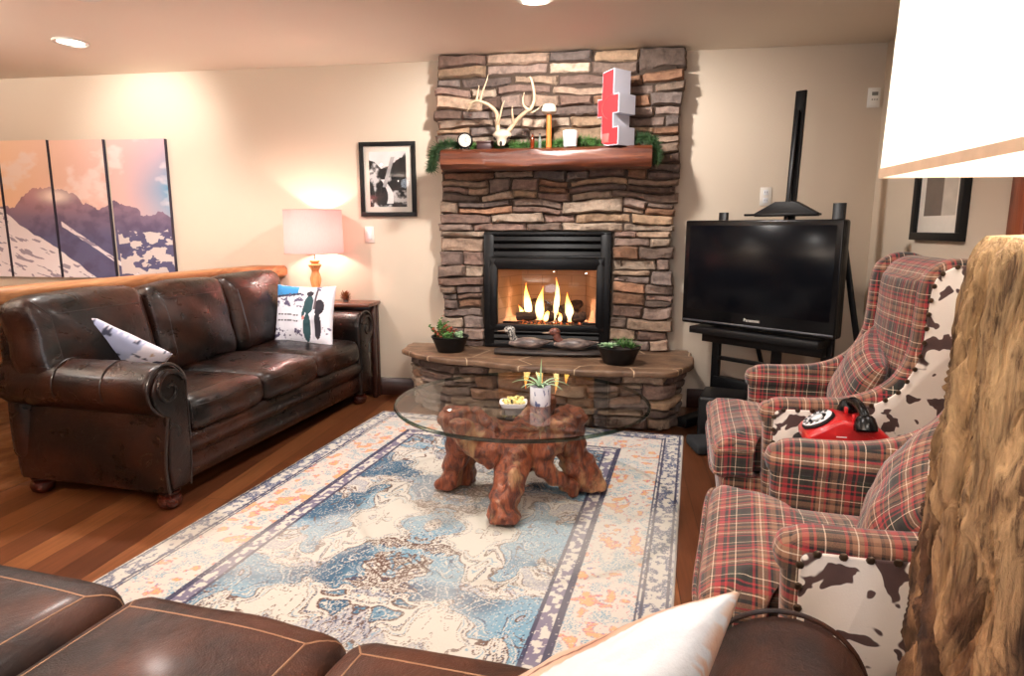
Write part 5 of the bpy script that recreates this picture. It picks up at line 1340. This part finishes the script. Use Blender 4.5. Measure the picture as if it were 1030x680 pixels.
# ------------------------------------------------------------------ pictures on the walls
def photo_grid(name, w_, h_, nx, nz, fn, mat, parent, T):
    """picture surface: fn(s,t) -> rgb; T(s,t) -> position arrays"""
    s_ = np.linspace(0, 1, nx); t_ = np.linspace(0, 1, nz); S_, T_ = np.meshgrid(s_, t_)
    X, Y, Z_ = T(S_, T_); return grid_mesh(name, X, Y, Z_, mat, fn(S_, T_), parent, False)
M['print'] = m_attr('matt_print', .55)
def bw(S, T):
    n1 = fbm(S*6, T*8, 101, 5); n2 = fbm(S*3+9, T*3, 102, 3)
    ridge = .86-.42*S+.12*(fbm(S*9, T*0+1, 103, 3)-.5); ridge2 = .52+.46*S+.16*(fbm(S*7+4, T*0, 104, 3)-.5)
    mtn = (T < ridge) | (T < ridge2)
    v = np.where(mtn, .05+.75*np.clip((n1-.50)*5, 0, 1), .82+.1*n2)
    river = np.abs(S-.42-.10*np.sin(T*7)-.25*(.4-T)) < .05+.10*np.clip(.45-T, 0, 1); v = np.where(river & (T < .5) & (T > .06), .78+.2*n1, v)
    glac = np.abs(S-(.40+.45*(T-.36))) < .05; v = np.where(glac & (T > .36) & (T < .9), .45+.4*n1, v)
    v = np.where((S > .62) & (T > .3) & (T < ridge2-.05) & ~glac, .04+.1*n1, v)
    c = v**2.0; return np.stack([c, c*.98, c*.97], -1)
fr = thing('framed_picture', 'black-framed black and white mountain photograph on the wall left of the fireplace', 'picture', (-1.624, WY-.0005, 1.59))
fw, fh = .415, .520
def frame_ring(mb, w_, h_, b, d_, f):
    for lo, hi in (((-w_/2, -h_/2), (w_/2, -h_/2+b)), ((-w_/2, h_/2-b), (w_/2, h_/2)), ((-w_/2, -h_/2+b), (-w_/2+b, h_/2-b)), ((w_/2-b, -h_/2+b), (w_/2, h_/2-b))):
        mb.slab([(lo[0], lo[1]), (hi[0], lo[1]), (hi[0], hi[1]), (lo[0], hi[1])], 0, d_, f, .002, 2)
    return mb
f = lambda a, b, h: (a, -h, b)
frame_ring(MB(), fw, fh, .030, .024, f).build('frame', M['black'], fr)
MB().box((-fw/2+.028, -.012, -fh/2+.028), (fw/2-.028, -.002, fh/2-.028), .001).build('mat_board', M['mat'], fr)
pw, phh = .275, .385
photo_grid('photograph', pw, phh, 120, 160, bw, M['print'], fr, lambda S, T: ((S-.5)*pw, S*0-.0128, (T-.5)*phh))
MB().box((-fw/2+.029, -.016, -fh/2+.029), (fw/2-.029, -.0145, fh/2-.029), .0003).build('glazing', M['fglass'], fr)
# picture on the right wall
fr = thing('framed_picture', 'wide black-framed pale print on the right wall, mostly behind the white lampshade', 'picture', (RX-.0005, 3.645, 1.435), 0)
f = lambda a, b, h: (-h, a, b)
frame_ring(MB(), .53, .50, .040, .035, f).build('frame', M['black'], fr)
MB().box((-.012, -.235, -.22), (-.002, .235, .22), .001).build('mat_board', M['mat'], fr)
def pale(S, T):
    c = np.ones(S.shape+(3,))*L3(196, 186, 172); c = sel((S > .42), c, L3(110, 98, 88)*1.0); return c*(.85+.3*fbm(S*4, T*6, 110, 4)[..., None])
photo_grid('print', .3, .28, 40, 40, pale, M['print'], fr, lambda S, T: (S*0-.0128, (S-.5)*.33, (T-.5)*.29+.02))

# mountain canvases: one photograph across five stretched canvases
def mural(s, t):
    """s: metres along the wall from the right edge leftwards is negative; t: 0 bottom .. 1 top"""
    x = s   # -2.4 .. 0
    sky_t = lerp(np.clip((x+1.9)/1.9, 0, 1), np.ones(x.shape+(3,))*L3(244, 206, 160), np.ones(x.shape+(3,))*L3(214, 168, 172))
    k = np.clip((x+.38)/.38, 0, 1)*np.clip((1.05-t)*2.6, 0, 1); sky = lerp(k, sky_t, np.ones(x.shape+(3,))*L3(104, 150, 180))
    sky = lerp(np.clip(.62-t, 0, .25)*1.5, sky, np.ones(x.shape+(3,))*L3(236, 186, 170))
    cl = fbm(x*5+3, t*9, 120, 4); sky = lerp(np.clip((cl-.62)*4, 0, .6), sky, np.ones(x.shape+(3,))*L3(238, 220, 214))
    peak = .50+.17*np.exp(-((x+1.02)/.30)**2)+.045*np.exp(-((x+.42)/.14)**2)-.03*(x > -.25)+.05*np.exp(-((x+2.0)/.3)**2)
    ridge = peak+.05*(fbm(x*11, t*0, 121, 4)-.5)*2+.012*(fbm(x*60, t*0, 122, 2)-.5)
    n1 = fbm(x*9+t*6, t*14-x*5, 123, 5)
    rock = lerp(np.clip((t-.30)*3.5, 0, 1), np.ones(x.shape+(3,))*L3(86, 84, 118), np.ones(x.shape+(3,))*L3(146, 114, 128)); rock = lerp(np.clip((n1-.45)*2, 0, .5), rock, np.ones(x.shape+(3,))*L3(64, 56, 84))
    warm = np.exp(-((x+1.15)/.35)**2)*np.clip((t-.45)*4, 0, 1)*.6; rock = lerp(warm, rock, np.ones(x.shape+(3,))*L3(216, 150, 140))
    snow = np.ones(x.shape+(3,))*L3(230, 220, 222); snow = sel((fbm(x*16+t*12, t*40+x*10, 124, 3) > .62), snow, L3(150, 138, 152))
    # snow slope falls from the main peak to the lower right
    slope = .46-.62*(x+1.42)+.05*(fbm(x*8, t*3, 125, 3)-.5)
    s_m = (t < slope) & (x < -.30) & (t < ridge-.05+.0*x)
    left = (x < -1.45) & (t < .44+.25*np.abs(np.sin(x*5))*.3)
    chute = (np.abs(t-(.40-.60*(x+.95))) < .010+.012*n1) & (x > -.95) & (x < -.28)
    mot = (x > -.46) & (t < .36+.05*(fbm(x*9, t*0, 127, 2)-.5)) & (fbm(x*14+t*5, t*26-x*4, 126, 3) > .47) & (t > -.1+.0*x)
    c = np.where((t < ridge)[..., None], rock, sky); c = np.where((s_m | left)[..., None], snow, c); c = np.where((chute & (t < ridge))[..., None], snow, c); c = np.where(mot[..., None], np.ones(x.shape+(3,))*L3(206, 194, 190), c)
    fl = np.exp(-((x+.98)**2/.015+(t-.60)**2/.002)); c = lerp(np.clip(fl, 0, .8), c, np.ones(x.shape+(3,))*L3(250, 232, 220))
    return c
cx = [-3.352, -3.86, -4.345, -4.80, -5.20]
names = ['rightmost mountain canvas, showing blue sky over a snow-flecked slope', 'second mountain canvas from the right, showing pink sky over the dark flank', 'third mountain canvas from the right, showing the sunlit peak', 'fourth mountain canvas from the right, showing a snow slope']
M['canvas_edge'] = plain('dark_canvas_edge', rgb(70, 62, 76), .9)
for k in range(4):
    xr = cx[k]-(.0 if k == 0 else .012); xl = cx[k+1]+(.026 if k == 0 else .012); z0, z1 = .86, 1.905+.006*k
    t = thing('canvas_print', names[k], 'picture', ((xl+xr)/2, WY-.0005, z0), 0, 'mountain canvases above the ledge'); w_ = xr-xl
    MB().box((-w_/2, -.032, 0), (w_/2, -.0, z1-z0), .001).build('stretcher', M['canvas_edge'], t)
    photo_grid('printed_canvas', w_, z1-z0, 200, 360, lambda S, T: mural((xl+S*w_)-cx[0], T), M['print'], t, lambda S, T: ((S-.5)*w_, S*0-.0328, T*(z1-z0)))

# ------------------------------------------------------------------ switches, outlets, thermostat
def plate(nm, label, cat, x, z, w_=.072, h_=.118, kind='switch'):
    t = thing(nm, label, cat, (x, WY-.0005, z)); MB().rbox((0, -.003, 0), (w_, .006, h_), .002, 3).build('plate', M['white'], t)
    if kind == 'switch': MB().rbox((0, -.008, 0), (.034, .008, .068), .002).build('rocker', M['ceramic'], t)
    elif kind == 'outlet':
        for s_ in (-.026, .026):
            o = MB().rbox((0, -.0065, s_), (.032, .004, .034), .0018).build('socket', M['ceramic'], t)
            MB().box((-.008, -.0092, s_-.004), (-.005, -.0084, s_+.008), .0002).box((.005, -.0092, s_-.004), (.008, -.0084, s_+.008), .0002).build('slots', M['black'], o)
    return t
plate('light_switch', 'white rocker light switch below the framed mountain photograph', 'switch', -1.779, 1.2)
plate('wall_outlet', 'white wall outlet beside the far end of the dark sofa', 'outlet', -1.785, .385, kind='outlet')
plate('wall_outlet', 'white wall outlet plate just above the television', 'outlet', .965, 1.452, kind='outlet')
t = plate('thermostat', 'small white thermostat high on the wall near the right corner', 'thermostat', 1.575, 2.055, .075, .12, 'none')
MB().rbox((0, -.012, 0), (.062, .014, .10), .003).build('cover', M['white'], t)
MB().box((-.018, -.0205, .010), (.018, -.0188, .032), .0004).build('display', plain('grey_display', rgb(120, 116, 106), .3), t)
for k in range(3): MB().box((-.018+k*.014, -.0205, -.018), (-.010+k*.014, -.0188, -.010), .0004).build('button', plain('grey_button', rgb(150, 140, 128), .4), t)
